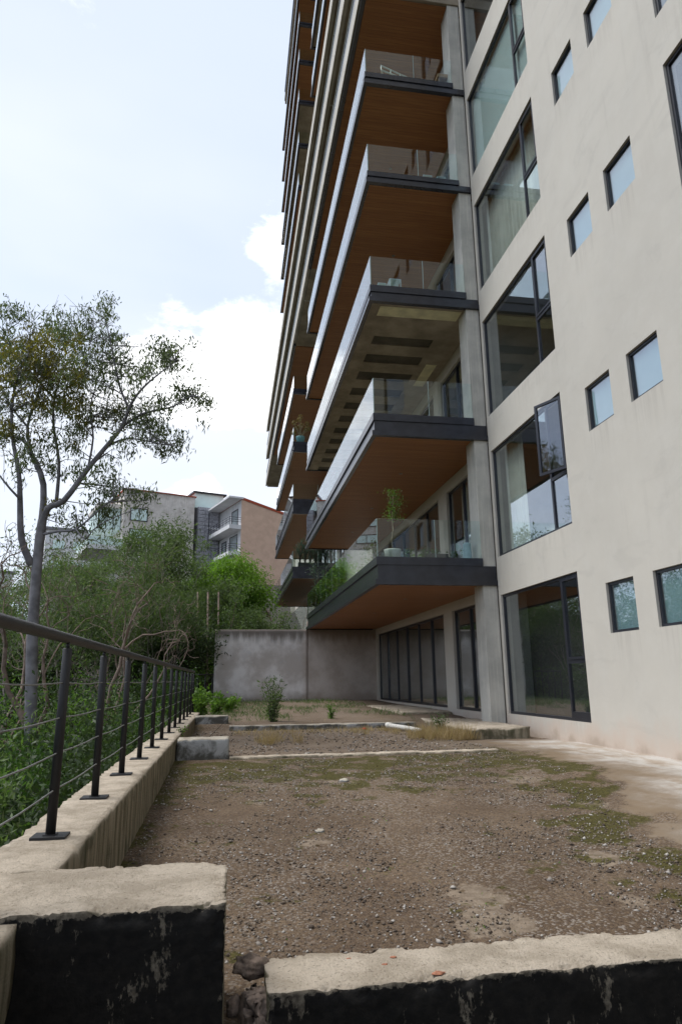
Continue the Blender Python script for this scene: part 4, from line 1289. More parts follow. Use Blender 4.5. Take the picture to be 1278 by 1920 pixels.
o = grass_tuft(4.15, 14.0, .55, 1900, .42, ''); tag(o, kind='stuff')
o = grass_tuft(4.62, 13.55, .30, 900, .42, ''); tag(o, kind='stuff')
o = grass_tuft(1.05, 13.6, .45, 420, .48, ''); tag(o, kind='stuff')
o = grass_tuft(3.4, 15.8, .8, 500, .18, ''); tag(o, kind='stuff')
n = 900
x = RS.uniform(0.1, 4.5, n); y = 16.3 + RS.normal(0, .45, n)
D = RS.normal(size=(n, 3)) * .5; D[:, 2] = 1; L = RS.uniform(.05, .16, n)
C = np.stack([x, y, zg(x, y) + L * .4], -1)
V, Fq = leaves(C, D, L, .008)
tag(fast('dry_ground_cover', V, Fq, 'dry_grass', rnd=RS.rand(n)), kind='stuff')
n = 7000
x = RS.uniform(-0.7, 5.0, n); y = RS.uniform(18, 30, n)
k_ = np.array([mnoise.fractal(Vector((a_ * .5, b_ * .35, 9)), .8, 2, 4) for a_, b_ in zip(x, y)]) + .5 * (y > 28.6) + .3 * (x < 1.2) > .05
x, y = x[k_], y[k_]; n = len(x)
D = RS.normal(size=(n, 3)) * .6; D[:, 2] = 1; L = RS.uniform(.05, .22, n)
C = np.stack([x, y, zg(x, y) + L * .4], -1)
V, Fq = leaves(C, D, L, .014)
tag(fast('green_ground_cover', V, Fq, 'leaf_mid', rnd=RS.rand(n)), kind='stuff')
n = 900
x = RS.uniform(-0.6, 4.0, n); y = RS.uniform(3.7, 11, n)
k_ = np.array([mnoise.fractal(Vector((a_ * 1.6, b_ * 1.6, 2)), .8, 2, 4) for a_, b_ in zip(x, y)]) > .30
x, y = x[k_], y[k_]; n = len(x)
D = RS.normal(size=(n, 3)); D[:, 2] = np.abs(D[:, 2]) + .5; L = RS.uniform(.01, .03, n)
V, Fq = leaves(np.stack([x, y, zg(x, y) + L * .4], -1), D, L, .008)
if n: tag(fast('sprouts', V, Fq, 'leaf_bright', rnd=RS.rand(n)), kind='stuff')
stems_plant('tall_weed', 'tall dark green weed standing before the grey boundary wall', 'weed', (1.12, 17.9, -1.05), 1.12, 16, 620, 'leaf_mid', .30, .14, .035, up=.5, low=.05)
stems_plant('small_weed', 'small bright green weed right of the tall one', 'weed', (2.75, 18.6, -1.03), .42, 10, 220, 'leaf_bright', .17, .08, .025, low=.05)
stems_plant('small_weed', 'green weed rising from the dry grass by the column', 'weed', (4.55, 14.6, -1.2), .48, 12, 260, 'leaf_mid', .25, .09, .028, low=.05)
for i, (x_, y_, h_) in enumerate(((-0.75, 20.5, .75), (-0.35, 21.5, .62), (0.05, 22.5, .55), (-0.9, 24.5, .95))):
    lb = ['nearest bright leafy weed by the end of the railing', 'second leafy weed behind the far buttress', 'rightmost leafy weed behind the far buttress', 'tallest leafy weed by the far short railing'][i]
    stems_plant('leafy_weed', lb, 'weed', (x_, y_, -1.02), h_, 14, 420, 'leaf_bright', .38, .13, .07, group='leafy weeds behind the far buttress', low=.1)
stems_plant('parapet_weed', 'tiny weed growing on the parapet edge between the buttresses', 'weed', (-.78, 12.6, -.9), .17, 6, 40, 'leaf_bright', .10, .05, .03)

# ------------------------------------------------------------------ far buildings on the hill
ROT = math.radians(20)


def at_(px, py, y):
    return tuple(P(px, py, y))


# white house with the pink gable wall: local x along the gable (away to the right), local y along the white front
p0 = P(453, 937, 90.0)
hb = 10.5
wh = thing('white_house', 'white hillside house with pink side wall and red roof edge', 'house', (p0[0], p0[1], hb), rotz=ROT)
H = p0[2] - hb
mb = MB()
mb.v = [(0, 0, 0), (11, 0, 0), (11, 14, 0), (0, 14, 0), (0, 0, H - .02), (11, 0, H - 2.62), (11, 14, H - 2.62), (0, 14, H - .02)]
mb.f = [(0, 1, 5, 4), (1, 2, 6, 5), (2, 3, 7, 6), (3, 0, 4, 7), (4, 5, 6, 7), (3, 2, 1, 0)]; mb.m = [0] * 6
mb.build('body', 'far_white', wh, local=True)
mb = MB()
mb.v = [(0, -.12, 0), (11, -.12, 0), (11, -.12, H - 2.6), (0, -.12, H), (0, -.001, 0), (11, -.001, 0), (11, -.001, H - 2.6), (0, -.001, H)]
mb.f = [(0, 1, 2, 3), (7, 6, 5, 4), (3, 2, 6, 7), (0, 3, 7, 4), (1, 5, 6, 2)]; mb.m = [0] * 5
mb.build('side_wall', 'pink_render', wh, local=True)
mb = MB()
mb.v = [(0, -.2, H), (11, -.2, H - 2.6), (11, 14, H - 2.6), (0, 14, H), (0, -.2, H + .35), (11, -.2, H - 2.25), (11, 14, H - 2.25), (0, 14, H + .35)]
mb.f = [(0, 1, 5, 4), (3, 2, 1, 0), (4, 5, 6, 7), (1, 2, 6, 5), (2, 3, 7, 6), (3, 0, 4, 7)]; mb.m = [0] * 6
mb.build('roof', 'red_roof', wh, local=True)
MB().box(-1.9, 0.2, -.3, 14.4, H + .05, H + .3).build('roof_overhang', 'far_white', wh, local=True)
MB().box(-1.9, 0.0, 8.5, 14.0, H - 2.6, H - 2.35).build('canopy', 'far_white', wh, local=True)
zf1 = P(453, 985, 90)[2] - hb; zf0 = P(453, 1035, 90)[2] - hb
for z_, y_e in ((zf1, 14.5), (zf0, 6.0)):
    bl = MB().box(-1.7, 0, -.1, y_e, z_ - .55, z_).build('balcony', 'far_white', wh, local=True)
    mb = MB()
    for q in (.45, .75, 1.05):
        mb.tube([(-1.65, -.05, z_ + q), (-1.65, y_e, z_ + q)], .03, 5)
        mb.tube([(-1.65, -.05, z_ + q), (0, -.05, z_ + q)], .03, 5)
    for k in range(int(y_e / 1.3) + 1):
        mb.tube([(-1.65, k * 1.3 - .05, z_), (-1.65, k * 1.3 - .05, z_ + 1.1)], .03, 5)
    mb.build('railing', 'black_steel', bl, local=True)
MB().box(-.9, 0, -.115, -.101, 0, zf0 - .55).build('lower_wall', 'pink_render', wh, local=True)
for (ya, yb, za, zb_) in ((1.2, 3.6, zf1 + .1, zf1 + 2.6), (1.2, 4.2, zf0 + .1, zf0 + 2.7), (5.5, 7.5, zf0 + .1, zf0 + 2.5)):
    f = frame_mb(-.06, ya, yb, za, zb_, .12, .05).build('window', 'frame_aluminium', wh, local=True)
    MB().box(-.04, -.03, ya, (ya + yb) / 2 - .05, za + .1, zb_ - .1).box(-.04, -.03, (ya + yb) / 2 + .05, yb, za + .1, zb_ - .1).build('pane', 'window_glass', f, local=True)
MB().box(-.12, -.002, 5.0, 8.2, zf1 + .05, zf1 + 2.3).build('garage_panel', 'far_white', wh, local=True)

# stone clad tower with its glass top, and the cream recess
p1 = P(372, 950, 97.0)
st = thing('stone_tower', 'narrow grey slate clad stair tower between the two hillside houses', 'tower', (p1[0], p1[1], hb), rotz=ROT)
Hs = p1[2] - hb
MB().box(0, 3.2, 0, 5, 0, Hs).build('body', 'stone_slate', st, local=True)
for k in range(26):
    rr_ = RS.rand(8)
    for j in range(3):
        zc = Hs * (k + .5) / 26
        o_ = MB().box(.05 + j * 1.05, 1.0 + j * 1.05, -.06 - .10 * rr_[j], -.001, zc - Hs / 60, zc + Hs / 60)
        o_.build('stone', 'stone_slate', st, local=True)
MB().box(3.4, 6.6, 1.0, 5, 0, Hs - 1.0).build('side_block', 'grey_shade', st, local=True)
MB().box(-.4, 4.0, .6, 5, Hs, Hs + 2.2).build('glass_room', 'blind_pale', st, local=True)
MB().box(-.7, 4.4, .3, 5.3, Hs + 2.2, Hs + 2.45).build('roof', 'black_steel', st, local=True)
MB().tube([(1.6, -.22, Hs * .55), (1.6, -.22, Hs - .8)], .05, 6).build('downpipe', 'black_steel', st, local=True)

p2 = P(235, 917, 93.0); p3 = P(360, 930, 98.0)
ch = thing('concrete_house', 'streaked grey concrete hillside house with a flat roof', 'house', (p2[0], p2[1], hb), rotz=ROT)
Hc = p2[2] - hb; Wc = 9.9
MB().box(0, Wc, 0, 9, 0, Hc).build('wall', 'house_concrete', ch, local=True)
mb = MB()
mb.v = [(-.2, -.2, Hc + .12), (Wc + .2, -.2, Hc + .12), (Wc + .2, 9, Hc + .12), (-.2, 9, Hc + .12), (-.2, -.2, Hc + .001), (Wc + .2, -.2, Hc + .001), (Wc + .2, 9, Hc + .001), (-.2, 9, Hc + .001)]
mb.f = [(0, 1, 2, 3), (7, 6, 5, 4), (4, 5, 1, 0), (5, 6, 2, 1), (6, 7, 3, 2), (7, 4, 0, 3)]; mb.m = [0] * 6
mb.build('roof_edge', 'red_roof', ch, local=True)
for (xa, xb, pa, pb) in ((.9, 3.3, 975, 951), (.9, 4.1, 1008, 990)):
    za, zb_ = P(260, pa, 93)[2] - hb, P(260, pb, 93)[2] - hb
    f = MB()
    for (a1, a2, b1, b2) in ((xa, xb, za, za + .12), (xa, xb, zb_ - .12, zb_), (xa, xa + .12, za + .12, zb_ - .12), (xb - .12, xb, za + .12, zb_ - .12), ((xa + xb) / 2, (xa + xb) / 2 + .1, za + .12, zb_ - .12)):
        f.box(a1, a2, -.08, -.001, b1, b2)
    f = f.build('window', 'frame_aluminium', ch, local=True)
    MB().box(xa + .1, xb - .1, -.05, -.002, za + .1, zb_ - .1).build('pane', 'blind_pale', f, local=True)
za, zb_ = P(215, 990, 93)[2] - hb, P(215, 950, 93)[2] - hb
MB().box(-3.0, -.01, 1.5, 9, za, zb_).build('glazed_bay', 'blind_pale', ch, local=True)
mb = MB()
for k in range(4):
    mb.box(-3.05, -2.95, 1.5 + k * 1.2, 1.6 + k * 1.2, za, zb_)
    mb.box(-3.0 + k * .98, -2.92 + k * .98, 1.42, 1.49, za, zb_)
mb.build('glazing_bar', 'frame_aluminium', ch, local=True)
MB().box(-3.2, 0, 1.2, 9, zb_ + .01, zb_ + .6).build('canopy', 'house_concrete', ch, local=True)
z_ = P(215, 1020, 93)[2] - hb
bl = MB().box(-4.6, 0, -1.2, 9, z_ - 1.1, z_ - .5).build('balcony', 'far_white', ch, local=True)
MB().box(-4.5, 0, -1.15, -1.1, z_ - .5, z_ + .5).box(-4.5, -4.45, -1.1, 9, z_ - .5, z_ + .5).build('glass_panel', 'blind_pale', bl, local=True)
MB().box(Wc + .01, Wc + 2.6, 4.2, 9, 0, Hc - 1.1).build('link_wall', 'cream_far', ch, local=True)
for zz_ in (.80, .62, .40):
    f = MB().box(Wc + .2, Wc + 2.3, 4.12, 4.19, Hc * zz_ - .9, Hc * zz_ - .75).box(Wc + .2, Wc + 2.3, 4.12, 4.19, Hc * zz_ + .35, Hc * zz_ + .5).build('window', 'frame_aluminium', ch, local=True)
    MB().box(Wc + .25, Wc + 2.2, 4.14, 4.18, Hc * zz_ - .75, Hc * zz_ + .35).build('pane', 'interior_dark', f, local=True)

p4 = P(88, 992, 112.0)
gh = thing('pale_house', 'long pale grey house half hidden behind the left trees', 'house', (p4[0], p4[1], 0), rotz=ROT)
Hg = p4[2]
MB().box(0, 13, 0, 8, 0, Hg).build('wall', 'far_white', gh, local=True)
MB().box(-.4, 13.4, -.4, 8.4, Hg + .001, Hg + .4).build('roof', 'grey_shade', gh, local=True)
for k in range(4):
    for zc in (Hg - 3.2, Hg - 6.6):
        f = MB().box(1.0 + k * 3.1, 3.0 + k * 3.1, -.1, -.001, zc, zc + 1.6).build('window', 'ledge_cream', gh, local=True)
        MB().box(1.1 + k * 3.1, 2.9 + k * 3.1, -.12, -.101, zc + .1, zc + 1.5).build('pane', 'blind_pale', f, local=True)
p5 = P(-60, 1070, 105.0)
gh = thing('low_pale_house', 'low white house at the far left among the trees', 'house', (p5[0], p5[1], -1), rotz=ROT)
MB().box(0, 6, 0, 8, 0, p5[2] + 1).build('wall', 'far_white', gh, local=True)
MB().box(-.3, 6.3, -.3, 8.3, p5[2] + 1.001, p5[2] + 1.3).build('roof', 'grey_shade', gh, local=True)

# ------------------------------------------------------------------ vegetation
def grow(rng, mb, tips, p, d, L, r, depth, maxd, spread=0.6, upb=0.15, nchild=(2, 4), sides=6, curve=.12, taper=.6, minr=.006):
    nseg = 4 if depth < maxd else 3
    pts = [p]; rad = [r]
    cur = d.copy()
    for k in range(nseg):
        cur = cur + rng.normal(size=3) * curve + np.array([0, 0, upb * .25])
        cur /= np.linalg.norm(cur)
        p = p + cur * L / nseg
        pts.append(p); rad.append(max(minr * .5, r * (1 - (1 - taper) * (k + 1) / nseg)))
    mb.tube([tuple(q) for q in pts], rad, max(3, sides), cap=False)
    if depth >= maxd:
        tips.append((pts[-1], cur.copy())); tips.append((pts[-2], cur.copy()))
        return
    nc = rng.randint(nchild[0], nchild[1] + 1)
    for k in range(nc):
        t = 1.0 if k == 0 else rng.uniform(.35, .95)
        i = min(nseg - 1, int(t * nseg)); f_ = t * nseg - i
        q = pts[i] * (1 - f_) + pts[i + 1] * f_
        a_ = rng.normal(size=3); a_ -= cur * a_.dot(cur); a_ /= np.linalg.norm(a_)
        nd = cur * (1 if k else 1.4) + a_ * spread * rng.uniform(.6, 1.25) + np.array([0, 0, upb])
        nd /= np.linalg.norm(nd)
        grow(rng, mb, tips, q, nd, L * rng.uniform(.58, .82), max(minr, rad[min(nseg, i + 1)] * (.85 if k == 0 else .6)), depth + 1, maxd, spread, upb, nchild, max(3, sides - 1), curve * 1.25, taper, minr)


def crown_from_tips(rng, tips, per, sig, ll, lw_, droop=-.5, flat=.7):
    T = np.array([t[0] for t in tips])
    C = np.repeat(T, per, axis=0) + rng.normal(size=(len(T) * per, 3)) * np.array([sig, sig, sig * flat])
    D = rng.normal(size=C.shape); D[:, 2] += droop
    n_ = len(C)
    return leaves(C, D, ll * rng.uniform(.6, 1.2, n_), lw_ * rng.uniform(.6, 1.2, n_)), n_


def tree(seed, name, label, H_, trunk_frac, r, maxd, per, sig, ll, lw_, lm, bark, spread=.6, upb=.15, nchild=(2, 4), droop=-.5, lean=(0, 0), flat=.7, loc=(0, 0, 0), group=None, base_clumps=0, curve=.12):
    rng = np.random.RandomState(seed)
    t = thing(name, label, 'tree', loc, group)
    mb = MB(); tips = []
    L0 = H_ * trunk_frac
    d = np.array([lean[0], lean[1], 1.0]); d /= np.linalg.norm(d)
    grow(rng, mb, tips, np.array(loc, float), d, L0, r, 0, maxd, spread, upb, nchild, 8, curve)
    # scale the crown to the wanted height
    zmax = max(tp[0][2] for tp in tips) - loc[2]
    k = H_ / zmax
    mb.v = [(loc[0] + (x - loc[0]) * k, loc[1] + (y - loc[1]) * k, loc[2] + (z - loc[2]) * k) for x, y, z in mb.v]
    tips = [(np.array(loc) + (tp[0] - np.array(loc)) * k, tp[1]) for tp in tips]
    mb.build('trunk', bark, t, True)
    if per:
        (V, Fq), n_ = crown_from_tips(rng, tips, per, sig, ll, lw_, droop, flat)
        rn = np.clip(np.repeat(rng.rand(len(tips)), per) * .5 + rng.rand(n_) * .5, 0, 1)
        fast('crown', V, Fq, lm, t, rnd=rn)
    return t


FAR = 'trees on the slope beyond the railing'
A0 = (0, 0, 0)
# prototypes (placed further down)
P_EU = [tree(s, 'eucalyptus_tree', 'x', 9.0, .42, .13, 4, 33, .29, .22, .06, 'leaf_mid', 'bark_grey', .55, .22, (3, 4), loc=A0, group=FAR) for s in (3, 14)]
P_BR = tree(8, 'broadleaf_tree', 'x', 6.5, .30, .12, 4, 40, .30, .17, .075, 'leaf_mid', 'bark_brown', .7, .1, (3, 4), loc=A0, group=FAR)
P_DK = tree(23, 'dark_tree', 'x', 6.0, .26, .12, 4, 34, .34, .20, .09, 'leaf_dark', 'bark_dark', .75, .05, (3, 4), loc=A0, group=FAR)
P_BARE = tree(31, 'bare_tree', 'x', 6.5, .36, .10, 5, 0, .3, .1, .02, 'leaf_mid', 'bark_brown', .55, .2, (2, 3), loc=A0, group='nearly bare brown trees beyond the railing', curve=.2)
P_WISP = tree(37, 'wispy_tree', 'x', 8.0, .42, .075, 4, 20, .26, .19, .045, 'leaf_mid', 'bark_grey', .5, .25, (2, 4), loc=A0, group=FAR)


def put(proto, used, px, ptop, y, rz, label, H_, wide=1.0, base=None):
    top = P(px, ptop, y)
    zb_ = float(terrain(top[0], y)) - .3 if base is None else base
    s_ = (top[2] - zb_) / H_
    lab = label
    if id(proto) not in used:
        used.add(id(proto))
        proto.location = (top[0], y, zb_); proto.rotation_euler = (0, 0, rz); proto.scale = (s_ * wide, s_ * wide, s_); proto['label'] = lab
        return proto
    return dup(proto, (top[0], y, zb_), rz, (s_ * wide, s_ * wide, s_), lab)


U = set()
put(P_EU[0], U, 330, 982, 38, 0.3, 'tall grey-green tree in front of the concrete house', 9.0, 1.0)
put(P_EU[1], U, 258, 1052, 41, 1.3, 'grey-green tree left of the tallest one before the concrete house', 9.0, .9)
put(P_EU[0], U, 215, 1075, 46, 2.3, 'lower grey-green tree under the balcony of the concrete house', 9.0, .9)
put(P_EU[1], U, 352, 1105, 36, 4.3, 'slender grey-green tree left of the bright bamboo', 9.0, .7)
put(P_BR, U, 430, 1112, 34, 0.0, 'mid green tree in front of the bright bamboo', 6.5, .75)
put(P_BR, U, 505, 1150, 36, 2.0, 'low green tree just over the boundary wall', 6.5, .9)
put(P_BR, U, 335, 1140, 33, 3.0, 'bushy tree left of the boundary wall', 6.5, .9)
put(P_WISP, U, 110, 1035, 36, 1.0, 'wispy tree right of the big pale trunk', 8.0, 1.0)
put(P_WISP, U, 20, 1050, 33, 2.0, 'wispy tree at the far left behind the railing', 8.0, 1.1)
put(P_WISP, U, 300, 1040, 30, 3.7, 'thin wispy tree before the tall grey-green one', 8.0, .8)
put(P_BR, U, 150, 1120, 42, 1.2, 'round green tree right of the pale trunk far back', 6.5, 1.1)
put(P_WISP, U, 62, 1000, 27, 0.4, 'slender leafy tree close behind the big pale trunk', 8.0, .9)
put(P_WISP, U, 138, 1015, 26, 2.8, 'slender leafy tree between the pale trunk and the bare ones', 8.0, .9)
put(P_WISP, U, 215, 1000, 30, 4.6, 'slender leafy tree before the glazed corner of the concrete house', 8.0, .8)
put(P_EU[0], U, 172, 1052, 52, 4.1, 'grey-green tree standing before the balcony of the concrete house', 9.0, 1.0)
put(P_EU[1], U, 105, 1040, 55, 0.9, 'grey-green tree before the pale house at the left', 9.0, 1.0)
put(P_EU[1], U, 295, 1020, 43, 5.9, 'grey-green tree just left of and behind the tallest one', 9.0, 1.0)
put(P_EU[0], U, 378, 1082, 52, 1.9, 'green tree at the foot of the slate stair tower', 9.0, .9)
put(P_BARE, U, 148, 985, 17, 0.6, 'nearest bare brown tree right of the pale trunk', 6.5, .9)
put(P_BARE, U, 205, 1030, 20, 2.4, 'bare brown tree with pinkish stems in the middle of the slope', 6.5, .8)
put(P_BARE, U, 18, 960, 19, 4.4, 'dark bare tree at the left edge of the picture', 6.5, .6)
put(P_BARE, U, 250, 1060, 28, 5.4, 'thin bare tree behind the pinkish stems', 6.5, .8)
put(P_DK, U, 250, 1150, 34, 0.0, 'dark tree low in the shade behind the railing', 6.0, 1.2)
put(P_DK, U, 350, 1170, 31, 1.7, 'dark tree beside the bamboo canes', 6.0, 1.1)
put(P_DK, U, 150, 1165, 36, 2.9, 'dark tree low behind the bare stems', 6.0, 1.3)
put(P_DK, U, 430, 1185, 38, 5.0, 'dark tree in the shade of the bamboo', 6.0, 1.3)
put(P_DK, U, 500, 1170, 40, .8, 'dark tree at the right under the bamboo', 6.0, 1.2)
for i, (px_, pt_, y_) in enumerate(((160, 1120, 60), (120, 1100, 62), (230, 1090, 64), (330, 1085, 66), (420, 1062, 70), (90, 1062, 82), (140, 1060, 85), (190, 1040, 84))):
    ps = [P_BR, P_EU[0], P_DK, P_EU[1]][i % 4]
    put(ps, U, px_, pt_, y_, i * 1.1, ['far tree low on the upper slope right of the pale trunk', 'far tree behind the round green one', 'dark far tree under the concrete house', 'far tree under the stone tower', 'far tree under the white house', 'hilltop tree before the pale grey house', 'hilltop tree under the pale grey house', 'dark hilltop tree left of the concrete house'][i], (6.5, 9.0, 6.0, 9.0)[i % 4], 1.2)
# trees left of the frame; the windows mirror them
for i in range(6):
    x_, y_ = [(-24, 50), (-31, 64), (-19, 22), (-9, 4), (-42, 84), (-15, 34)][i]
    s_ = [10, 12, 9, 6, 13, 9][i] / 8.0
    dup(P_BARE if i in (0, 2, 5) else P_WISP, (x_, y_, float(terrain(x_, y_)) - .2), i * 1.7, (s_, s_, s_), 'thin tree left of the picture, mirrored in the windows', 'trees mirrored in the windows')

# bamboo clump with arching bright canes
def bamboo(loc, H_, R_, n_, label):
    t = thing('bamboo_clump', label, 'bamboo', loc)
    mb = MB(); Cs = []; Ds = []
    for k in range(n_):
        a_ = RS.rand() * 6.28; q = RS.rand() ** .55
        b0 = np.array(loc) + np.array([math.cos(a_), math.sin(a_), 0]) * R_ * .45 * q
        h = H_ * (1 - .42 * q * q) * RS.uniform(.88, 1.0)
        out = R_ * q
        pts = []
        for j in range(8):
            s_ = j / 7
            pts.append(b0 + np.array([math.cos(a_) * out * s_ ** 2 * .75, math.sin(a_) * out * s_ ** 2 * .75, h * math.sin(s_ * 1.75) / math.sin(min(1.5708, 1.75)) * 1.0]))
        mb.tube([tuple(p_) for p_ in pts], [.05 * (1 - .85 * j / 7) for j in range(8)], 5, cap=False)
        for _ in range(330):
            s_ = RS.uniform(.36, 1.0)
            j = min(6, int(s_ * 7)); f_ = s_ * 7 - j
            p_ = pts[j] * (1 - f_) + pts[j + 1] * f_
            Cs.append(p_ + RS.normal(size=3) * np.array([.42, .42, .36]))
            Ds.append(np.array([math.cos(a_), math.sin(a_), -.9]) + RS.normal(size=3) * .6)
    mb.build('cane', 'cane_pale', t, True)
    Cs = np.array(Cs); Ds = np.array(Ds)
    V, Fq = leaves(Cs, Ds, RS.uniform(.14, .30, len(Cs)), .07)
    fast('foliage', V, Fq, 'leaf_bamboo', t, rnd=RS.rand(len(Cs)))


pb = P(437, 1040, 46)
bamboo((pb[0], 46, float(terrain(pb[0], 46))), pb[2] - float(terrain(pb[0], 46)), 2.7, 80, 'large rounded clump of bright green bamboo below the pink wall')
pb = P(375, 1075, 44)
bamboo((pb[0] + .2, 43, float(terrain(pb[0], 43))), pb[2] - float(terrain(pb[0], 43)) - .4, 1.1, 26, 'narrow bamboo clump with bare canes left of the large one')
for i, (px_, y_) in enumerate(((370, 34), (389, 33), (409, 35))):
    a_ = P(px_, 1230, y_); b_ = P(px_ + 1, 1110, y_)
    t = thing('pole', ['left', 'middle', 'right'][i] + ' pale upright pole under the bamboo beside the boundary wall', 'pole', (a_[0], y_, -3), 'pale poles beside the boundary wall')
    MB().tube([(a_[0], y_, -3), tuple(a_), tuple(b_)], [.06, .05, .04], 7).build('shaft', 'bark_brown', t, True)
a_ = P(365, 1222, 37); b_ = P(408, 1222, 37)
o = MB().box(a_[0], b_[0] + .3, 37, 37.4, a_[2], a_[2] + .22).box(b_[0] - .5, b_[0], 37.05, 37.35, -3, a_[2]).build('ruined_slab', 'ledge_cream'); tag(o, 'broken concrete slab showing between the poles left of the boundary wall', 'slab')
b_ = P(510, 1000, 60)
t = dup(P_BARE, (b_[0], 60, float(terrain(b_[0], 60))), 1.0, .9, 'bare purplish shrub below the pink wall beside the balconies')

# the large eucalyptus
hero = thing('large_eucalyptus', 'tall pale-barked eucalyptus forking widely at the left of the picture', 'tree', tuple(P(60, 1260, 16)))
tk = MB()


def limb(pts, y0, y1, r0, r1, sides=8):
    out = []
    n_ = len(pts)
    for i, (a_, b_) in enumerate(pts):
        f_ = i / (n_ - 1)
        out.append(P(a_, b_, y0 + (y1 - y0) * f_))
    # smooth by subdivision
    sm = []
    for i in range(n_ - 1):
        p0_ = out[max(i - 1, 0)]; p1_ = out[i]; p2_ = out[i + 1]; p3_ = out[min(i + 2, n_ - 1)]
        for s_ in (0, .34, .67):
            sm.append(.5 * ((2 * p1_) + (-p0_ + p2_) * s_ + (2 * p0_ - 5 * p1_ + 4 * p2_ - p3_) * s_ ** 2 + (-p0_ + 3 * p1_ - 3 * p2_ + p3_) * s_ ** 3))
    sm.append(out[-1])
    m_ = len(sm)
    tk.tube([tuple(q) for q in sm], [r0 + (r1 - r0) * (i / (m_ - 1)) for i in range(m_)], sides, cap=True)
    return sm


TR = [limb([(58, 1400), (60, 1225), (66, 1110), (74, 1020), (80, 975)], 16, 16, .135, .10, 12),
      limb([(60, 1060), (41, 1011), (38, 936), (36, 890), (22, 800), (30, 720), (55, 660)], 16, 15, .09, .012)]
LB = [limb([(76, 1000), (90, 953), (120, 939), (165, 879), (199, 838), (229, 800), (244, 762), (263, 733), (293, 705), (330, 678)], 16, 15, .082, .010),
      limb([(77, 995), (82, 909), (60, 853), (41, 823), (0, 815), (-40, 800)], 16, 17, .085, .015),
      limb([(60, 853), (52, 800), (70, 745), (85, 690), (90, 640)], 16.3, 17, .045, .008),
      limb([(106, 942), (111, 868), (101, 800), (103, 748), (120, 690), (150, 640)], 16, 17, .045, .008),
      limb([(240, 762), (225, 725), (212, 665), (203, 620), (195, 595)], 15.6, 15.5, .03, .006),
      limb([(229, 800), (270, 775), (323, 763), (360, 742), (392, 752)], 15.6, 14.8, .035, .005),
      limb([(199, 838), (240, 822), (300, 832), (336, 838)], 15.7, 14.6, .03, .005),
      limb([(120, 939), (143, 905), (170, 873), (200, 850)], 16, 16.2, .03, .02),
      limb([(76, 1003), (110, 996), (143, 992), (180, 962), (215, 935), (262, 925)], 16, 14.6, .035, .006),
      limb([(143, 992), (160, 1010), (185, 985), (240, 960), (275, 950)], 15.4, 14.6, .02, .005),
      limb([(165, 879), (175, 820), (170, 760), (185, 700), (170, 640)], 16, 16.5, .028, .006),
      limb([(52, 800), (20, 760), (-10, 700), (-30, 640)], 16.5, 17, .03, .006),
      limb([(103, 748), (60, 700), (20, 650), (15, 610)], 16.5, 16, .03, .006),
      limb([(38, 936), (10, 905), (-20, 860), (-40, 800)], 15.5, 15, .03, .008)]
# leaf masses: photograph position, spread (px), number, olive share
CL = [(20, 600, 14, 220, 0), (60, 640, 22, 420, .3), (20, 650, 26, 480, .3), (105, 610, 18, 260, 0), (130, 640, 22, 380, .1), (165, 610, 18, 300, 0), (200, 595, 14, 230, 0),
      (40, 700, 30, 800, .7), (90, 690, 34, 950, .8), (130, 700, 28, 700, .7), (60, 750, 34, 850, .6), (110, 760, 28, 520, .4), (10, 760, 30, 560, .6), (160, 680, 26, 480, .3),
      (190, 650, 18, 260, 0), (215, 640, 14, 200, 0), (225, 690, 16, 180, 0), (240, 660, 12, 120, 0), (205, 720, 20, 240, 0), (260, 715, 14, 150, 0), (300, 640, 12, 110, 0), (325, 655, 13, 150, 0),
      (300, 675, 14, 170, 0), (280, 700, 13, 150, 0), (345, 685, 9, 80, 0), (325, 665, 14, 140, 0), (330, 745, 16, 250, 0), (360, 745, 14, 220, 0), (385, 755, 9, 130, 0), (300, 770, 14, 170, 0),
      (265, 790, 17, 260, 0), (240, 775, 18, 300, .2), (215, 790, 16, 260, .4), (170, 790, 20, 270, .2), (150, 740, 22, 300, .3), (185, 760, 18, 210, .1), (305, 815, 14, 160, 0), (330, 830, 11, 160, 0), (275, 830, 16, 200, 0),
      (240, 830, 12, 110, 0), (140, 830, 18, 170, .1), (200, 860, 10, 80, 0), (90, 880, 13, 140, .2), (150, 880, 16, 130, 0), (190, 930, 16, 190, 0), (220, 915, 14, 200, 0), (250, 930, 13, 200, 0), (165, 985, 18, 170, 0),
      (180, 960, 14, 150, 0), (110, 960, 16, 110, .1), (262, 940, 10, 110, 0), (60, 860, 16, 120, .1), (15, 880, 18, 110, .1), (20, 820, 22, 220, .3), (140, 1000, 14, 90, 0), (70, 820, 24, 220, .4), (-20, 700, 30, 500, .5), (-30, 780, 30, 400, .4)]
anch = np.array([q for l_ in (LB + TR[1:]) for q in l_])
Cg = []; Co = []; Dg = []; Do = []; Rg = []; Ro = []
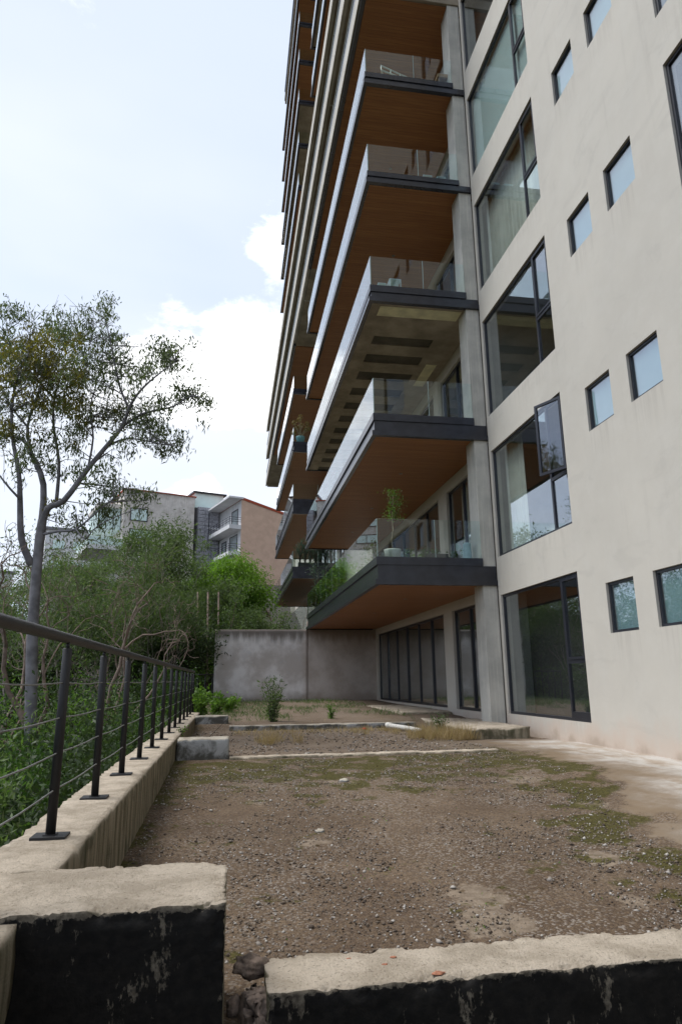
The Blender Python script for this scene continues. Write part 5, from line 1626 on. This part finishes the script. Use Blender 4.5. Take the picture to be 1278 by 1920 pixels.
for (cx, cy, sp, n_, ol) in CL:
    yb_ = RS.uniform(14.6, 17.2)
    cen = P(cx, cy, yb_)
    s3 = sp / F_PX * 17
    # sub twigs from the nearest limb point into the mass
    for k in range(max(3, n_ // 45)):
        q = cen + RS.normal(size=3) * s3 * np.array([1, 1.6, 1])
        d2 = np.linalg.norm(anch - q, axis=1) + (anch[:, 2] > q[2]) * .4
        a_ = anch[np.argmin(d2)]
        mid = (a_ + q) / 2 + RS.normal(size=3) * .08 + np.array([0, 0, .05])
        tk.tube([tuple(a_), tuple(mid), tuple(q)], [.013, .008, .003], 4, cap=False)
        for j in range(3):
            e_ = q + RS.normal(size=3) * s3 * .5
            tk.tube([tuple(mid * .4 + q * .6), tuple(e_)], [.005, .002], 3, cap=False)
    nb = max(3, n_ // 30)
    cents = cen + RS.normal(size=(nb, 3)) * s3 * np.array([1, 1.5, .85])
    C = np.repeat(cents, int(n_ * 1.35) // nb + 1, axis=0)
    C = C + RS.normal(size=C.shape) * .115
    D = RS.normal(size=C.shape) * .55; D[:, 2] -= .9
    r_ = RS.rand(len(C))
    om = RS.rand(nb).repeat(int(n_ * 1.35) // nb + 1) < ol
    Cg.append(C[~om]); Dg.append(D[~om]); Co.append(C[om]); Do.append(D[om])
tk.build('trunk', 'bark_pale', hero, True)
Cg = np.concatenate(Cg); Dg = np.concatenate(Dg); Co = np.concatenate(Co); Do = np.concatenate(Do)
V, Fq = leaves(Cg, Dg, RS.uniform(.09, .18, len(Cg)), RS.uniform(.024, .042, len(Cg)))
fast('crown', V, Fq, 'leaf_eucalyptus', hero, rnd=RS.rand(len(Cg)))
V, Fq = leaves(Co, Do, RS.uniform(.08, .16, len(Co)), RS.uniform(.026, .044, len(Co)))
fast('olive_crown', V, Fq, 'leaf_olive', hero, rnd=RS.rand(len(Co)))

# thicket below the railing: uncountable undergrowth, one mass per kind of leaf
rng = np.random.RandomState(44)
KIN = [('leaf_shrub', .078, .028), ('leaf_shrub', .066, .034), ('leaf_bright', .085, .026), ('leaf_dark', .085, .038), ('leaf_mid', .10, .024)]
acc = {}
tst = MB()


def shrub(x_, y_, zb_, top, k, n_, lsc):
    s_ = (top - zb_) / 2.35
    nb = 40
    B0 = rng.normal(size=(nb, 3)) * np.array([.62, .62, .55]); B0[:, 2] = np.abs(B0[:, 2]) * 1.1 + .35
    B0[:, 2] = np.minimum(B0[:, 2], 2.1 + rng.rand(nb) * .4)
    O = np.array([x_, y_, zb_])
    B0 = B0 * s_ + O
    if y_ < 16:
        for q in B0[::2]:
            tst.tube([(x_, y_, zb_), tuple(O * .45 + q * .55 + np.array([0, 0, .1])), tuple(q)], [.016, .009, .003], 3, cap=False)
    C = np.repeat(B0, n_ // nb, axis=0)
    C = C + rng.normal(size=C.shape) * .15 * s_
    D = rng.normal(size=C.shape); D[:, 2] -= .45
    lm, ll, lw_ = KIN[k]
    V, Fq = leaves(C, D, ll * lsc * rng.uniform(.6, 1.2, len(C)), lw_ * lsc * rng.uniform(.7, 1.2, len(C)))
    V[:, 0] = np.minimum(V[:, 0], -1.24 + .1 * (V[:, 2] > -.2))
    rn = np.clip(np.repeat(rng.rand(nb), n_ // nb) * .4 + rng.rand(len(C)) * .6, 0, 1)
    acc.setdefault(lm, []).append((V, rn))


for y_ in np.arange(3.6, 34, 1.15):
    nrow = 5 if y_ < 16 else 7
    for j in range(nrow):
        x_ = -2.05 - j * (1.15 + y_ * .03) + rng.uniform(-.3, .3)
        yy = y_ + rng.uniform(-.4, .4)
        k = rng.choice([0, 0, 1, 1, 2, 3, 3, 4, 4])
        top = (rng.uniform(-.75, .25) if j == 0 else rng.uniform(-.3, .75)) + max(0, y_ - 12) * .035
        n_, lsc = (5600, 1.0) if y_ < 9 else (3600, 1.2) if y_ < 17 else (1800, 1.7)
        shrub(x_, yy, float(terrain(x_, yy)) - .2, top, k, n_, lsc)
for lm, L_ in acc.items():
    V = np.concatenate([a_ for a_, _ in L_]); rn = np.concatenate([b_ for _, b_ in L_])
    tag(fast('shrub_thicket', V, np.arange(len(V)).reshape(-1, 4), lm, rnd=rn), kind='stuff')
tag(tst.build('thicket_stems', 'bark_dark'), kind='stuff')


def bush(name, label, loc, w_, h_, lm, n_, group):
    t = thing(name, label, 'bush', loc, group)
    nb = 40
    B0 = RS.normal(size=(nb, 3)) * .42; B0[:, 2] = np.abs(B0[:, 2]) * 1.1 + .25
    B0 = B0 * np.array([w_, w_, h_ / 1.3]) + np.array(loc)
    mb = MB()
    for q in B0:
        mb.tube([loc, tuple(q)], [.02, .005], 4, cap=False)
    mb.build('stem', 'bark_dark', t)
    C = np.repeat(B0, n_ // nb, axis=0); C = C + RS.normal(size=C.shape) * .17
    V, Fq = leaves(C, RS.normal(size=C.shape), RS.uniform(.08, .16, len(C)), RS.uniform(.03, .06, len(C)))
    fast('foliage', V, Fq, lm, t, rnd=RS.rand(len(C)))


for i, (x_, y_, h_) in enumerate(((-2.0, 33.5, 1.6), (-.6, 33, 1.2), (-3.4, 36, 2.0), (-2.6, 30.5, 1.5), (-1.9, 26.5, 1.5))):
    bush('bush', ['bright bush', 'green bush', 'wide bush', 'leafy bush', 'low bush'][i] + ' behind the far short railing', (x_, y_, -1.8), 1.3, h_ + 1.3, 'leaf_bright' if i % 2 else 'leaf_shrub', 2600, 'bushes behind the far short railing')
